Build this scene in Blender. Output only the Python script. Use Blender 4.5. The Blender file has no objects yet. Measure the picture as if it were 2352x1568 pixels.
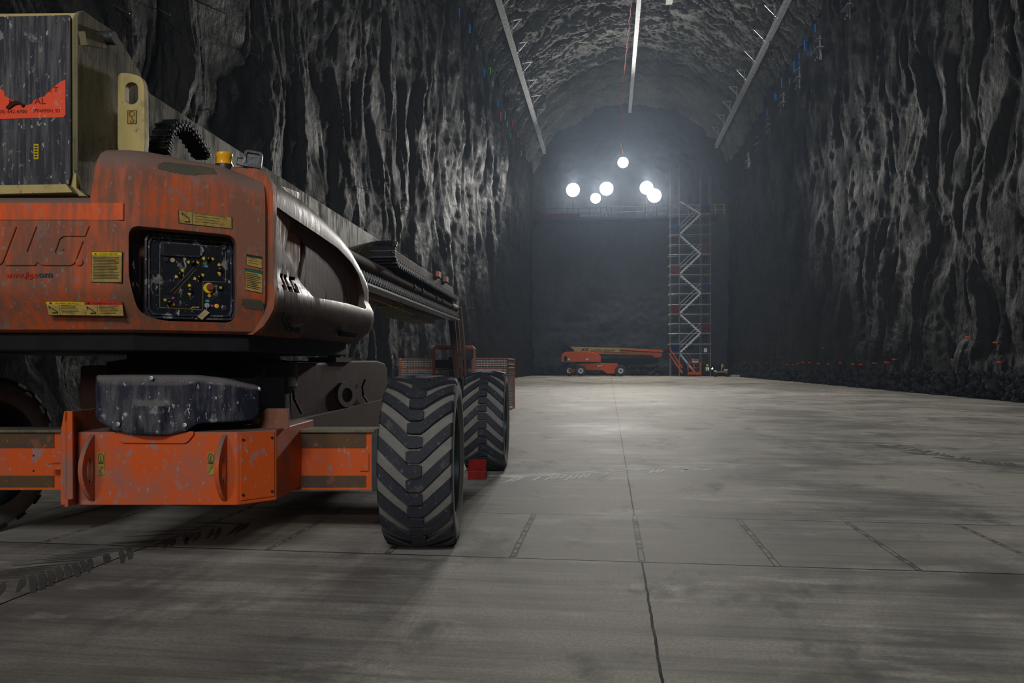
import bpy, bmesh, math, random
import numpy as np
from mathutils import Vector, Matrix
random.seed(7)
SC = bpy.context.scene
COL = SC.collection
# ------------------------------------------------------------------ camera
F = 1764.0; HOR = 838.0; CX = 1176.0; H = 1.2
TH = math.radians(7.2); CT, ST = math.cos(TH), math.sin(TH)
cam = bpy.data.cameras.new('camera'); cam_o = bpy.data.objects.new('camera', cam); COL.objects.link(cam_o)
cam.sensor_width = 36.0; cam.lens = 36.0*F/2352.0; cam.shift_y = (HOR-784.0)/2352.0
cam.clip_start = .05; cam.clip_end = 500
cam_o.location = (0, 0, H); cam_o.rotation_euler = (math.pi/2, 0, TH)
SC.camera = cam_o
vs = SC.view_settings
vs.view_transform = 'Standard'; vs.look = 'None'; vs.gamma = 1.0; vs.exposure = -0.5
try: vs.use_curve_mapping = False
except Exception: pass
try:
    SC.cycles.use_denoising = True; SC.cycles.use_adaptive_sampling = True; SC.cycles.adaptive_threshold = .03; SC.cycles.max_bounces = 3; SC.cycles.diffuse_bounces = 2; SC.cycles.glossy_bounces = 2; SC.cycles.volume_bounces = 0; SC.cycles.transmission_bounces = 1; SC.cycles.transparent_max_bounces = 4
    SC.cycles.sample_clamp_indirect = 4.0; SC.cycles.caustics_reflective = False; SC.cycles.caustics_refractive = False
except Exception: pass
world = bpy.data.worlds.new('world'); SC.world = world; world.use_nodes = True
world.node_tree.nodes['Background'].inputs[0].default_value = (.55, .6, .7, 1)
world.node_tree.nodes['Background'].inputs[1].default_value = 0.0

# thin dusty air
vol = world.node_tree.nodes.new('ShaderNodeVolumeScatter'); vol.inputs['Density'].default_value = .0005; vol.inputs['Anisotropy'].default_value = .55; vol.inputs['Color'].default_value = (.62, .78, 1, 1)
world.node_tree.links.new(vol.outputs[0], world.node_tree.nodes['World Output'].inputs['Volume'])
class Plane:                                  # a vertical plane through world point (x, y) along a horizontal direction
    def __init__(s, p, d):
        s.p = Vector((p[0], p[1], 0)); s.d = Vector((d[0], d[1], 0)).normalized()
        n = Vector((s.d.y, -s.d.x, 0))
        if n.dot(-s.p) < 0: n = -n
        s.n = n
    def at(s, u, v, off=0.0):
        k = (u-CX)/F
        r = Vector((k*CT-ST, k*ST+CT, (HOR-v)/F))      # depth 1 along the view
        t = s.p.dot(s.n)/r.dot(s.n)
        return Vector((0, 0, H)) + r*t + s.n*off
def W(x, d, z=0.0): return Vector((x*CT-d*ST, x*ST+d*CT, z))    # view-aligned metres to world
def WD(x, d): return Vector((x*CT-d*ST, x*ST+d*CT))
def CPlane(x, d, dx, dd): return Plane(WD(x, d), WD(dx, dd))
FRONT = WD(1, 0).to_3d(); DEEP = WD(0, 1).to_3d(); UP = Vector((0, 0, 1))

def spot(name, loc, target, power, size, color, radius=.25, blend=1.0):
    l = bpy.data.lights.new(name, 'SPOT'); l.energy = power; l.color = color; l.spot_size = math.radians(size); l.spot_blend = blend
    l.shadow_soft_size = radius
    o = bpy.data.objects.new(name, l); COL.objects.link(o); o.location = loc
    o.rotation_euler = (Vector(target)-Vector(loc)).to_track_quat('-Z', 'Y').to_euler(); return o
def area(name, loc, target, power, sx, sy, color):
    l = bpy.data.lights.new(name, 'AREA'); l.shape = 'RECTANGLE'; l.size = sx; l.size_y = sy; l.energy = power; l.color = color
    o = bpy.data.objects.new(name, l); COL.objects.link(o); o.location = loc
    o.rotation_euler = (Vector(target)-Vector(loc)).to_track_quat('-Z', 'Y').to_euler(); return o
YF = 88.0; XL, XR = -8.7, 13.2
LP = Plane((0, 86.2), (1, 0)); LP2 = Plane((0, 85.5), (1, 0))
LAMPS = [(1316, 436, .72), (1393, 433, .72), (1368, 455, .54), (1431, 373, .56), (1485, 431, .70), (1503, 449, .72)]
LAMP_POS = [(LP2 if u == 1503 else LP).at(u, v) for u, v, r in LAMPS]
COOL = (.86, .93, 1.0); WARM = (1.0, .93, .82)
for i, p in enumerate(LAMP_POS):
    q = p + Vector((0, -1.1, 0))
    spot('flood_beam', q, (1.5+(p.x-1.5)*.3, 8, 3.0), 33000*(.6 if LAMPS[i][2] < .7 else 1.0), 37, (1, .965, .91), .22, 1.0)
for i in (0, 2, 4):
    spot('flood_spill', LAMP_POS[i]+Vector((0, -1.2, .3)), (2.3, 44, 33), 16000, 62, (1, .97, .92), .2, 1.0)
# added fill over the slab, then work light and added wall fill behind camera
for y, e in ((30, 350), (48, 900), (64, 1300), (80, 1300)):
    a = area('slab_fill', (2.3, y, 27), (2.3, y, 0), e, 3, 6, (1, .96, .88)); a.data.spread = math.radians(75)
a = area('rear_work_light', (-7.0, -14, 5.2), (-2.0, 6, 1.6), 140, 4.0, 2.5, (1, .93, .84)); a.data.spread = math.radians(80)
a = area('rear_wall_fill', (2.5, -22, 16), (2.5, 60, 17), 3800, 8, 5, (.95, .97, 1)); a.data.spread = math.radians(85)  # unseen source added to lift the side walls

# ------------------------------------------------------------------ noise
def _h(ix, iy, s):
    h = (ix.astype(np.int64)*374761393 + iy.astype(np.int64)*668265263 + s*974634777) & 0xffffffff
    h = ((h ^ (h >> 13))*1274126177) & 0xffffffff
    h = (h ^ (h >> 16)) & 0xffffffff
    return h/4294967295.0*2*math.pi
def perlin(x, y, s=0):
    x = np.asarray(x, float); y = np.asarray(y, float)
    ix, iy = np.floor(x), np.floor(y); fx, fy = x-ix, y-iy
    u = fx**3*(fx*(fx*6-15)+10); v = fy**3*(fy*(fy*6-15)+10)
    def g(a, b):
        t = _h(ix+a, iy+b, s); return np.cos(t)*(fx-a)+np.sin(t)*(fy-b)
    return ((g(0, 0)*(1-u)+g(1, 0)*u)*(1-v)+(g(0, 1)*(1-u)+g(1, 1)*u)*v)*1.6
def fbm(x, y, s, o=4):
    r = 0; a = 1
    for i in range(o): r = r+a*perlin(x, y, s+i*7); x = x*2.03+3.1; y = y*2.03+1.7; a *= .5
    return r

# ------------------------------------------------------------------ node helpers
class NT:
    def __init__(s, name):
        s.m = bpy.data.materials.new(name); s.m.use_nodes = True; s.t = s.m.node_tree; s.b = s.t.nodes['Principled BSDF']
        s.tc = s.t.nodes.new('ShaderNodeTexCoord')
    def n(s, k, **kw):
        o = s.t.nodes.new(k)
        for a, b in kw.items(): setattr(o, a, b)
        return o
    def l(s, a, b): s.t.links.new(a, b)
    def map(s, sc=(1, 1, 1), rot=(0, 0, 0), loc=(0, 0, 0)):
        m = s.n('ShaderNodeMapping'); s.l(s.tc.outputs['Object'], m.inputs[0])
        m.inputs['Scale'].default_value = sc; m.inputs['Rotation'].default_value = rot; m.inputs['Location'].default_value = loc; return m.outputs[0]
    def noise(s, vec, scale, det=4, rough=.55, dist=0):
        o = s.n('ShaderNodeTexNoise'); s.l(vec, o.inputs['Vector']); o.inputs['Scale'].default_value = scale
        o.inputs['Detail'].default_value = det; o.inputs['Roughness'].default_value = rough; o.inputs['Distortion'].default_value = dist
        return o.outputs['Fac']
    def ramp(s, f, a, b, lo=0.0, hi=1.0):
        o = s.n('ShaderNodeMapRange'); s.l(f, o.inputs[0]); o.inputs[1].default_value = a; o.inputs[2].default_value = b
        o.inputs[3].default_value = lo; o.inputs[4].default_value = hi; return o.outputs[0]
    def math(s, op, a, b=None):
        o = s.n('ShaderNodeMath', operation=op)
        for i, x in enumerate((a, b)):
            if x is None: continue
            if isinstance(x, (int, float)): o.inputs[i].default_value = x
            else: s.l(x, o.inputs[i])
        return o.outputs[0]
    def mix(s, f, a, b, mode='MIX'):
        o = s.n('ShaderNodeMix', data_type='RGBA', blend_type=mode)
        if isinstance(f, (int, float)): o.inputs[0].default_value = f
        else: s.l(f, o.inputs[0])
        for i, x in ((6, a), (7, b)):
            if isinstance(x, tuple): o.inputs[i].default_value = (x+(1,))[:4]
            else: s.l(x, o.inputs[i])
        return o.outputs[2]
    def col(s, c):
        if isinstance(c, tuple): s.b.inputs['Base Color'].default_value = (c+(1,))[:4]
        else: s.l(c, s.b.inputs['Base Color'])
        return s
    def rough(s, r):
        if isinstance(r, (int, float)): s.b.inputs['Roughness'].default_value = r
        else: s.l(r, s.b.inputs['Roughness'])
        return s
    def bump(s, h, st=.3, d=.02):
        o = s.n('ShaderNodeBump'); s.l(h, o.inputs['Height']); o.inputs['Strength'].default_value = st; o.inputs['Distance'].default_value = d
        s.l(o.outputs[0], s.b.inputs['Normal']); return s
def plain(name, c, r=.6, metal=0.0, nscale=9, var=.35):
    t = NT(name); f = t.noise(t.map(), nscale, 4)
    t.col(t.mix(t.ramp(f, .35, .7), c, tuple(x*(1-var) for x in c))).rough(r); t.b.inputs['Metallic'].default_value = metal; t.b.inputs['Specular IOR Level'].default_value = 0.0 if r >= .95 else (.08 if (metal == 0 and r >= .5) else .3); return t.m
def paint(name, base, dust, amt=.5, chip=(.3, .31, .33), chipamt=.5, r=.5, streak=(9, 9, 1.2), seed=0.0, top=True, mottled=.5):
    t = NT(name)
    big = t.noise(t.map(loc=(seed, seed, 0)), 2.2, 6, .6)
    st = t.noise(t.map(streak), 3.0, 5, .65)
    f = t.ramp(t.math('ADD', t.math('MULTIPLY', big, mottled), t.math('MULTIPLY', st, 1-mottled)), .62-amt*.35, .86-amt*.5)
    c = t.mix(f, base, dust)
    sp = t.noise(t.map((1, 1, .55)), 42, 2, .5); m = t.ramp(sp, .66, .70, 0, chipamt)
    c = t.mix(m, c, chip)
    sp2 = t.noise(t.map((1, 1, .7), loc=(5, 3, 1)), 9, 5, .7); m2 = t.ramp(sp2, .60, .66, 0, chipamt)
    c = t.mix(m2, c, tuple(.5*(a+b) for a, b in zip(dust, chip)))
    if top:
        g = t.n('ShaderNodeNewGeometry'); s = t.n('ShaderNodeSeparateXYZ'); t.l(g.outputs['Normal'], s.inputs[0])
        c = t.mix(t.ramp(s.outputs[2], .12, .6, 0, .92), c, tuple(.35*a+.65*b for a, b in zip(dust, (.15, .135, .12))))
    t.b.inputs['Specular IOR Level'].default_value = .09 if r < .3 else .2
    t.col(c).rough(t.ramp(f, 0, 1, r, min(1, r+.3))); t.bump(t.math('ADD', sp, st), .08, .01); return t.m

# ------------------------------------------------------------------ materials
DUSTC = (.17, .125, .11)
M = {}
M['orange'] = paint('orange_paint_dusty', (.44, .075, .016), (.19, .078, .048), .66, (.20, .17, .16), .75, .42)
M['orange_box'] = paint('orange_paint_worn', (.56, .085, .012), (.23, .13, .105), .36, (.24, .23, .24), .9, .5, (3, 3, 2), 4.0, True, .75)
M['orange_far'] = plain('orange_paint', (.66, .11, .02), .5)
M['hood'] = paint('orange_paint_grimy', (.085, .019, .010), (.066, .034, .025), .72, (.05, .045, .04), .7, .22, (10, 10, 1), 2.0)
M['rust'] = paint('red_brown_primer_dusty', (.085, .018, .010), (.072, .038, .030), .8, (.06, .03, .02), .6, .5, (8, 8, 1), 7.0)
M['beige'] = paint('cream_paint_dusty', (.15, .13, .065), (.09, .083, .058), .45, (.05, .05, .04), .8, .6, (7, 7, 1), 3.0)
M['cream'] = paint('cream_paint', (.42, .33, .12), (.24, .20, .12), .3, (.08, .07, .05), .5, .6, (5, 5, 2), 8.0)
M['black_board'] = paint('black_plastic_dusty', (.016, .018, .026), (.10, .095, .095), .45, (.30, .29, .28), .8, .45, (16, 16, 1.0), 1.0, False, .25)
M['black_guard'] = paint('black_guard_dusty', (.016, .018, .03), (.11, .105, .11), .38, (.33, .33, .34), .95, .35, (8, 8, 1.6), 6.0, True, .5)
M['black'] = plain('black_rubber', (.012, .012, .014), .6)
M['panel_black'] = paint('black_panel_dusty', (.006, .007, .011), (.05, .05, .055), .12, (.35, .33, .27), .8, .35, (4, 4, 4), 9.0, True, .6)
M['steel'] = plain('galvanised_steel', (.42, .43, .44), .42, .7)
M['steel_dark'] = plain('dark_steel', (.06, .06, .065), .45, .6)
M['rail'] = plain('painted_steel_rail', (.55, .56, .57), .6, .1, 3)
M['tread'] = paint('tyre_rubber', (.028, .030, .037), (.06, .057, .055), .2, (.14, .135, .13), .5, .7, (4, 4, 4), 2.0, False)
M['groove'] = paint('tyre_rubber_caked_dust', (.15, .145, .13), (.20, .19, .17), .5, (.08, .08, .08), .3, .9, (4, 4, 4), 5.0, False)
M['rim'] = plain('dark_green_rim', (.03, .045, .045), .4, .3)
M['yellow'] = plain('yellow_decal', (.62, .45, .02), .5)
M['yellow_old'] = plain('faded_yellow_decal', (.36, .25, .07), .95, 0, 30, .4)
M['decal_ink'] = plain('decal_ink', (.04, .036, .025), .95)
M['decal_red'] = plain('red_decal', (.45, .02, .02), .5)
M['decal_green'] = plain('green_decal', (.02, .10, .06), .5)
M['red'] = plain('red_plastic', (.20, .014, .010), .5)
M['sticker'] = paint('orange_red_sticker', (.72, .065, .02), (.45, .12, .07), .3, (.35, .3, .3), .7, .5, (12, 12, 2), 1.5, False)
M['white'] = plain('white_paint', (.75, .75, .73), .5)
M['blue'] = plain('blue_tarp', (.008, .025, .10), .8)
M['redtarp'] = plain('dark_red_tarp', (.10, .016, .018), .8)
M['timber'] = plain('plywood_edge', (.55, .33, .12), .7)
M['yrail'] = plain('yellow_rail', (.60, .38, .08), .6)
M['skin'] = plain('skin', (.35, .18, .11), .6)
M['navy'] = plain('navy_workwear', (.02, .025, .045), .9)
M['hivis'] = plain('lime_vest', (.35, .55, .05), .8)
M['reflect'] = plain('silver_tape', (.75, .75, .75), .3)
M['foil'] = plain('silver_foil', (.75, .75, .76), .22, .9)
M['ribblue'] = plain('blue_ribbon', (.02, .25, .95), .5, 0, 9, .1)
M['ribgreen'] = plain('green_ribbon', (.05, .8, .08), .5, 0, 9, .1)
M['ribpink'] = plain('pink_ribbon', (.9, .08, .3), .5, 0, 9, .1)
M['tan'] = plain('tan_tag', (.42, .32, .18), .7)
M['cyan'] = plain('cyan_mark', (.02, .3, .32), .5)
M['grip'] = plain('pink_mark', (.5, .05, .2), .5)
def amber():
    t = NT('amber_lens'); t.col((.75, .36, .01)).rough(.25); t.b.inputs['Coat Weight'].default_value = .5; return t.m
M['amber'] = amber()
def emit(name, c, s):
    t = NT(name); t.col((.9, .9, .9)); t.b.inputs['Emission Color'].default_value = c+(1,); t.b.inputs['Emission Strength'].default_value = s; return t.m
M['lamp_glow'] = emit('glowing_lamp_lens', (1, .98, .95), 22)
M['torch'] = emit('glowing_hand_lamp', (.95, 1, 1), 12)
def glass():
    t = NT('work_light_lens'); t.col((.03, .03, .033)).rough(.5); t.bump(t.noise(t.map(), 60, 1), .5, .005); return t.m
M['lens'] = glass()
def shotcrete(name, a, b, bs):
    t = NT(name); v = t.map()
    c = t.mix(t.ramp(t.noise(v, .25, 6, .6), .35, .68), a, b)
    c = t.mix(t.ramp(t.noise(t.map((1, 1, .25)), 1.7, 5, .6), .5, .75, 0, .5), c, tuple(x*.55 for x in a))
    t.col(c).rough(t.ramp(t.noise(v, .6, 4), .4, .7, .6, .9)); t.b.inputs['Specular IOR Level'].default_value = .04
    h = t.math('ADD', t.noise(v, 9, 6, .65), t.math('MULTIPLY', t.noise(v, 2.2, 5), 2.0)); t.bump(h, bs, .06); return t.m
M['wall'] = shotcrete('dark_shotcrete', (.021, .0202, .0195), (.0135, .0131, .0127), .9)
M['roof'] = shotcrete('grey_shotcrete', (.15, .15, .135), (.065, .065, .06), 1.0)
M['far'] = shotcrete('smooth_dark_shotcrete', (.055, .06, .068), (.032, .036, .042), .5)
M['rock'] = plain('broken_dark_rock', (.035, .037, .040), .95, 0, 1.2, .75)
M['toerock'] = plain('damp_toe_rock', (.024, .025, .028), .9, 0, 1.2, .6)

def floor_mat():
    t = NT('trowelled_concrete'); t.tc_o = t.tc.outputs['Object']
    A, B, D = (.45, .422, .37), (.185, .174, .156), (.78, .74, .65)
    big = t.noise(t.map((1, 1, 1)), .38, 7, .62, .6)
    st = t.noise(t.map((.35, 5.5, 1), rot=(0, 0, .05)), 1.0, 6, .7)
    st2 = t.noise(t.map((.6, 22, 1), rot=(0, 0, -.03)), 1.0, 4, .7)
    f = t.math('ADD', t.math('MULTIPLY', big, .55), t.math('ADD', t.math('MULTIPLY', st, .3), t.math('MULTIPLY', st2, .15)))
    c = t.mix(t.ramp(f, .435, .55), B, A)
    c = t.mix(t.ramp(t.noise(t.map((.8, 1.6, 1), loc=(3, 9, 0)), 1.1, 7, .68), .56, .72, 0, .8), c, D)
    c = t.mix(t.ramp(t.noise(t.map((1.6, .9, 1), loc=(13, 2, 0)), 1.0, 7, .7), .54, .66, 0, .8), c, (.115, .108, .098))
    c = t.mix(t.ramp(t.noise(t.map(), 60, 3), .3, .7, 0, .5), c, (.15, .145, .13))
    c = t.mix(t.ramp(t.noise(t.map((.25, 3.0, 1), rot=(0, 0, -.9), loc=(2, 2, 0)), 1.4, 3, .5), .70, .72, 0, .35), c, (.38, .37, .35))
    # joints in the slab, in metres on the floor itself
    s = t.n('ShaderNodeSeparateXYZ'); t.l(t.tc_o, s.inputs[0]); X, Y = s.outputs[0], s.outputs[1]
    wob = t.math('MULTIPLY', t.math('SUBTRACT', t.noise(t.map(), 6, 3), .5), .018)
    Xw, Yw = t.math('ADD', X, wob), t.math('ADD', Y, wob)
    def line(v, x0, w): return t.math('LESS_THAN', t.math('ABSOLUTE', t.math('SUBTRACT', v, x0)), w)
    strip = t.math('MULTIPLY', t.math('GREATER_THAN', Y, 4.74), t.math('LESS_THAN', Y, 6.16))
    per = t.math('ABSOLUTE', t.math('SUBTRACT', t.math('PINGPONG', t.math('ADD', Xw, 40.2), .4), .4))
    j = t.math('MULTIPLY', t.math('LESS_THAN', per, .021), strip)
    jd = t.math('MULTIPLY', t.math('LESS_THAN', per, .012), strip)
    outj = line(Yw, 4.74, .008)
    for y, w in ((6.16, .007), (17, .012), (29, .02), (42, .03)): outj = t.math('MAXIMUM', outj, line(Yw, y, w))
    near = t.math('SUBTRACT', 1.0, strip)
    for x, w in ((.2, .0065), (-3.03, .007), (-6.3, .007), (8.2, .009)): outj = t.math('MAXIMUM', outj, t.math('MULTIPLY', line(Xw, x, w), near))
    c = t.mix(strip, c, t.mix(.4, c, (.28, .263, .235)))
    br = t.ramp(t.noise(t.map((1, 9, 1)), 1.5, 2), .45, .55)
    c = t.mix(t.math('MULTIPLY', j, .75), c, (.05, .047, .042))
    c = t.mix(t.math('MULTIPLY', jd, .8), c, t.mix(br, (.14, .135, .12), (.34, .33, .29)))
    c = t.mix(outj, c, (.008, .008, .008))
    t.col(c).rough(t.ramp(f, .38, .64, .6, .8)); t.b.inputs['Specular IOR Level'].default_value = .02
    h = t.math('SUBTRACT', t.math('ADD', t.math('MULTIPLY', t.noise(t.map((1, 3, 1)), 22, 5, .7), .12), t.math('MULTIPLY', st2, .12)), t.math('MAXIMUM', outj, j))
    t.bump(h, .5, .012); return t.m
M['floor'] = floor_mat()
# ------------------------------------------------------------------ mesh builder
class MB:
    def __init__(s): s.v = []; s.f = []; s.mi = []
    def add(s, vs, fs, m=0):
        b = len(s.v); s.v += [tuple(x) for x in vs]
        for f in fs: s.f.append(tuple(b+i for i in f)); s.mi.append(m)
        return s
    def box(s, c, ax, ay, az, m=0):               # centre and three half-axis vectors
        c, ax, ay, az = Vector(c), Vector(ax), Vector(ay), Vector(az)
        vs = [c+ax*i+ay*j+az*k for k in (-1, 1) for j in (-1, 1) for i in (-1, 1)]
        return s.add(vs, [(0, 2, 3, 1), (4, 5, 7, 6), (0, 1, 5, 4), (2, 6, 7, 3), (0, 4, 6, 2), (1, 3, 7, 5)], m)
    def bx(s, lo, hi, m=0):
        lo, hi = Vector(lo), Vector(hi); c = (lo+hi)/2; h = (hi-lo)/2
        return s.box(c, (h.x, 0, 0), (0, h.y, 0), (0, 0, h.z), m)
    def bar(s, a, b, w, h=None, m=0, up=UP):      # rectangular bar between two points
        a, b = Vector(a), Vector(b); d = b-a; h = w if h is None else h
        if abs(d.normalized().dot(up)) > .98: up = Vector((0, 1, 0))
        x = d.cross(up).normalized(); y = x.cross(d).normalized()
        return s.box((a+b)/2, x*w/2, d/2, y*h/2, m)
    def tube(s, pts, r, n=8, m=0, cap=True):
        pts = [Vector(p) for p in pts]; rings = []; b = len(s.v)
        for i, p in enumerate(pts):
            d = (pts[min(i+1, len(pts)-1)]-pts[max(i-1, 0)]).normalized()
            u = Vector((0, 0, 1)) if abs(d.z) < .9 else Vector((1, 0, 0))
            x = d.cross(u).normalized(); y = x.cross(d)
            rr = r[i] if isinstance(r, (list, tuple)) else r
            rings.append([p+(x*math.cos(a)+y*math.sin(a))*rr for a in [2*math.pi*k/n for k in range(n)]])
        vs = [q for rg in rings for q in rg]; fs = []
        for i in range(len(pts)-1):
            for k in range(n): fs.append((i*n+k, i*n+(k+1) % n, (i+1)*n+(k+1) % n, (i+1)*n+k))
        if cap: fs += [tuple(range(n-1, -1, -1)), tuple((len(pts)-1)*n+k for k in range(n))]
        return s.add(vs, fs, m)
    def prism(s, pts, ext, m=0, mside=None):      # closed polygon of world points, extruded by a vector
        pts = [Vector(p) for p in pts]; ext = Vector(ext); n = len(pts)
        s.add(pts+[p+ext for p in pts], [tuple(range(n)), tuple(range(2*n-1, n-1, -1))], m)
        b = len(s.v)-2*n
        for i in range(n): s.f.append((b+i, b+(i+1) % n, b+n+(i+1) % n, b+n+i)); s.mi.append(m if mside is None else mside)
        return s
    def ring(s, outer, inner, ext, m=0):          # plate with a hole: two loops of equal length
        n = len(outer); e = Vector(ext); O = [Vector(p) for p in outer]; I = [Vector(p) for p in inner]
        vs = O+I+[p+e for p in O]+[p+e for p in I]; fs = []
        for i in range(n):
            j = (i+1) % n
            fs += [(i, j, n+j, n+i), (2*n+i, 3*n+i, 3*n+j, 2*n+j), (i, 2*n+i, 2*n+j, j), (n+i, n+j, 3*n+j, 3*n+i)]
        return s.add(vs, fs, m)
    def grid(s, rows, m=0, closed=False):
        nr, nc = len(rows), len(rows[0]); vs = [p for r in rows for p in r]; fs = []
        for i in range(nr-1):
            for j in range(nc if closed else nc-1):
                k = (j+1) % nc; fs.append((i*nc+j, i*nc+k, (i+1)*nc+k, (i+1)*nc+j))
        return s.add(vs, fs, m)
    def lathe(s, prof, o, axis, n=32, m=0, ref=None):   # profile of (radius, along axis)
        o = Vector(o); a = Vector(axis).normalized(); u = Vector(ref) if ref else (Vector((0, 0, 1)) if abs(a.z) < .9 else Vector((1, 0, 0)))
        x = a.cross(u).normalized(); y = a.cross(x)
        rows = [[o+a*h+(x*math.cos(t)+y*math.sin(t))*r for t in [2*math.pi*k/n for k in range(n)]] for r, h in prof]
        return s.grid(rows, m, True)
    def sphere(s, c, r, m=0, n=10):
        c = Vector(c); return s.lathe([(max(1e-4, r*math.sin(math.pi*i/n)), -r*math.cos(math.pi*i/n)) for i in range(n+1)], c, (0, 0, 1), n*2, m)
    def rock(s, c, r, m=0, seed=None):
        bm = bmesh.new(); bmesh.ops.create_icosphere(bm, subdivisions=1, radius=1)
        q = Matrix.Rotation(random.random()*6, 3, 'Z') @ Matrix.Rotation(random.random()*6, 3, 'X')
        sc = Vector([random.uniform(.6, 1.3) for _ in range(3)])
        vs = [Vector(c)+q @ Vector([v.co[i]*sc[i]*r*random.uniform(.8, 1.15) for i in range(3)]) for v in bm.verts]
        fs = [tuple(v.index for v in f.verts) for f in bm.faces]; bm.free(); return s.add(vs, fs, m)
    def text(s, body, o, right, up, size, ext=.002, m=0, shear=0, offset=0.0, align='LEFT', width=None):
        cu = bpy.data.curves.new('t', 'FONT'); cu.body = body; cu.size = size; cu.extrude = ext/2; cu.shear = shear; cu.offset = offset; cu.align_x = align; cu.resolution_u = 3
        ob = bpy.data.objects.new('t', cu); COL.objects.link(ob); dg = bpy.context.evaluated_depsgraph_get(); dg.update()
        me = bpy.data.meshes.new_from_object(ob.evaluated_get(dg)); r, u = Vector(right).normalized(), Vector(up).normalized(); n = r.cross(u)
        vs = [v.co.copy() for v in me.vertices]; k = 1
        if width and vs:
            w = max(v.x for v in vs)-min(v.x for v in vs); k = width/w
        s.add([Vector(o)+r*v.x*k+u*v.y+n*v.z for v in vs], [tuple(p.vertices) for p in me.polygons], m)
        bpy.data.meshes.remove(me); bpy.data.objects.remove(ob); bpy.data.curves.remove(cu); return s
    def mesh(s, name, mats, off=Vector((0, 0, 0)), smooth=False):
        me = bpy.data.meshes.new(name); o = Vector(off)
        me.from_pydata([(p[0]-o.x, p[1]-o.y, p[2]-o.z) for p in s.v], [], s.f)
        for mm in mats: me.materials.append(mm)
        me.polygons.foreach_set('material_index', s.mi)
        bm = bmesh.new(); bm.from_mesh(me); bmesh.ops.recalc_face_normals(bm, faces=bm.faces); bm.to_mesh(me); bm.free()
        if smooth:
            me.polygons.foreach_set('use_smooth', [True]*len(me.polygons))
            try: me.set_sharp_from_angle(angle=math.radians(35))
            except Exception: pass
        me.update(); return me
def asM(m): return [M[x] if isinstance(x, str) else x for x in (m if isinstance(m, (list, tuple)) else [m])]
def tag(o, label=None, cat=None, group=None, kind=None):
    if label: o['label'] = label
    if cat: o['category'] = cat
    if group: o['group'] = group
    if kind: o['kind'] = kind
    return o
def root_of(p):
    while p.parent: p = p.parent
    return p
def part(name, mb, mats, parent=None, smooth=False, bevel=0, label=None):
    off = root_of(parent).location if parent is not None else Vector((0, 0, 0))
    me = mb.mesh(name, asM(mats), off, smooth); o = bpy.data.objects.new(name, me); COL.objects.link(o)
    if parent is not None: o.parent = parent
    if bevel:
        b = o.modifiers.new('bevel', 'BEVEL'); b.width = bevel; b.segments = 2; b.limit_method = 'ANGLE'; b.angle_limit = math.radians(40)
    if label: o['label'] = label
    return o
def single(name, mb, mats, label, cat, group=None, smooth=False, bevel=0, kind=None, base=None):
    c = Vector(base) if base is not None else Vector((sum(p[0] for p in mb.v)/len(mb.v), sum(p[1] for p in mb.v)/len(mb.v), min(p[2] for p in mb.v)))
    me = mb.mesh(name, asM(mats), c, smooth); o = bpy.data.objects.new(name, me); COL.objects.link(o); o.location = c
    if bevel:
        b = o.modifiers.new('bevel', 'BEVEL'); b.width = bevel; b.segments = 2; b.limit_method = 'ANGLE'; b.angle_limit = math.radians(40)
    return tag(o, label, cat, group, kind)
def thing(name, loc, label, cat, group=None):
    o = bpy.data.objects.new(name, None); COL.objects.link(o); o.location = loc; o.empty_display_size = .2
    return tag(o, label, cat, group)
def copy_tree(o, parent=None):
    c = o.copy(); COL.objects.link(c)
    if parent is not None: c.parent = parent
    for ch in list(o.children): copy_tree(ch, c)
    return c
def np_mesh(name, V, nr, nc, mat, smooth=True):
    idx = np.arange(nr*nc).reshape(nr, nc)
    fs = np.stack([idx[:-1, :-1], idx[:-1, 1:], idx[1:, 1:], idx[1:, :-1]], -1).reshape(-1, 4)
    me = bpy.data.meshes.new(name); me.vertices.add(nr*nc); me.vertices.foreach_set('co', V.reshape(-1).astype(np.float32))
    me.loops.add(fs.size); me.loops.foreach_set('vertex_index', fs.reshape(-1).astype(np.int32))
    me.polygons.add(len(fs)); me.polygons.foreach_set('loop_start', np.arange(0, fs.size, 4, dtype=np.int32))
    me.update(calc_edges=True); me.validate()
    if smooth: me.polygons.foreach_set('use_smooth', [True]*len(me.polygons))
    me.materials.append(mat); o = bpy.data.objects.new(name, me); COL.objects.link(o); o['kind'] = 'structure'; return o

# ------------------------------------------------------------------ the cavern
ZS = 23.5; XM = (XL+XR)/2; HS = (XR-XL)/2; RISE = 7.3; RA = (HS*HS+RISE*RISE)/(2*RISE); ZC = ZS+RISE-RA; PH = math.asin(HS/RA)
def billow(x, y, s): return np.abs(perlin(x, y, s))
def relief(a, y, k):
    k = int(k)
             # a = metres up the section, y = metres along, k = shotcrete drape 0 .. rough roof 1
    wx = y+1.25*perlin(y*.30, a*.24, 5+k)+.32*perlin(y*1.1, a*.6, 6)
    wa = a+.8*perlin(y*.3, a*.3, 9)
    big = billow(wx*.27, wa*.085, 11+k)*1.0
    mid = billow(wx*.75, wa*.26, 21+k)*.46
    small = billow(wx*1.8, wa*.6, 31+k)*.22
    small = small+billow(wx*3.6, wa*1.4, 37)*.10
    fine = fbm(wx*6.1, wa*3.0, 41+k, 3)*.045
    nr = np.clip((y-8)/30, 0, 1)*.65+.35
    drape = big*.95+mid*nr+small*nr+fine*.8
    rough = billow(wx*.33, wa*.14, 51)*.7+billow(wx*1.5, wa*.55, 61)*.42+billow(wx*3.4, wa*1.3, 71)*.26+fbm(wx*6, wa*2.6, 81, 2)*.09
    return (drape*.58-.28)*(1-k)+(rough-.55)*k
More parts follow.
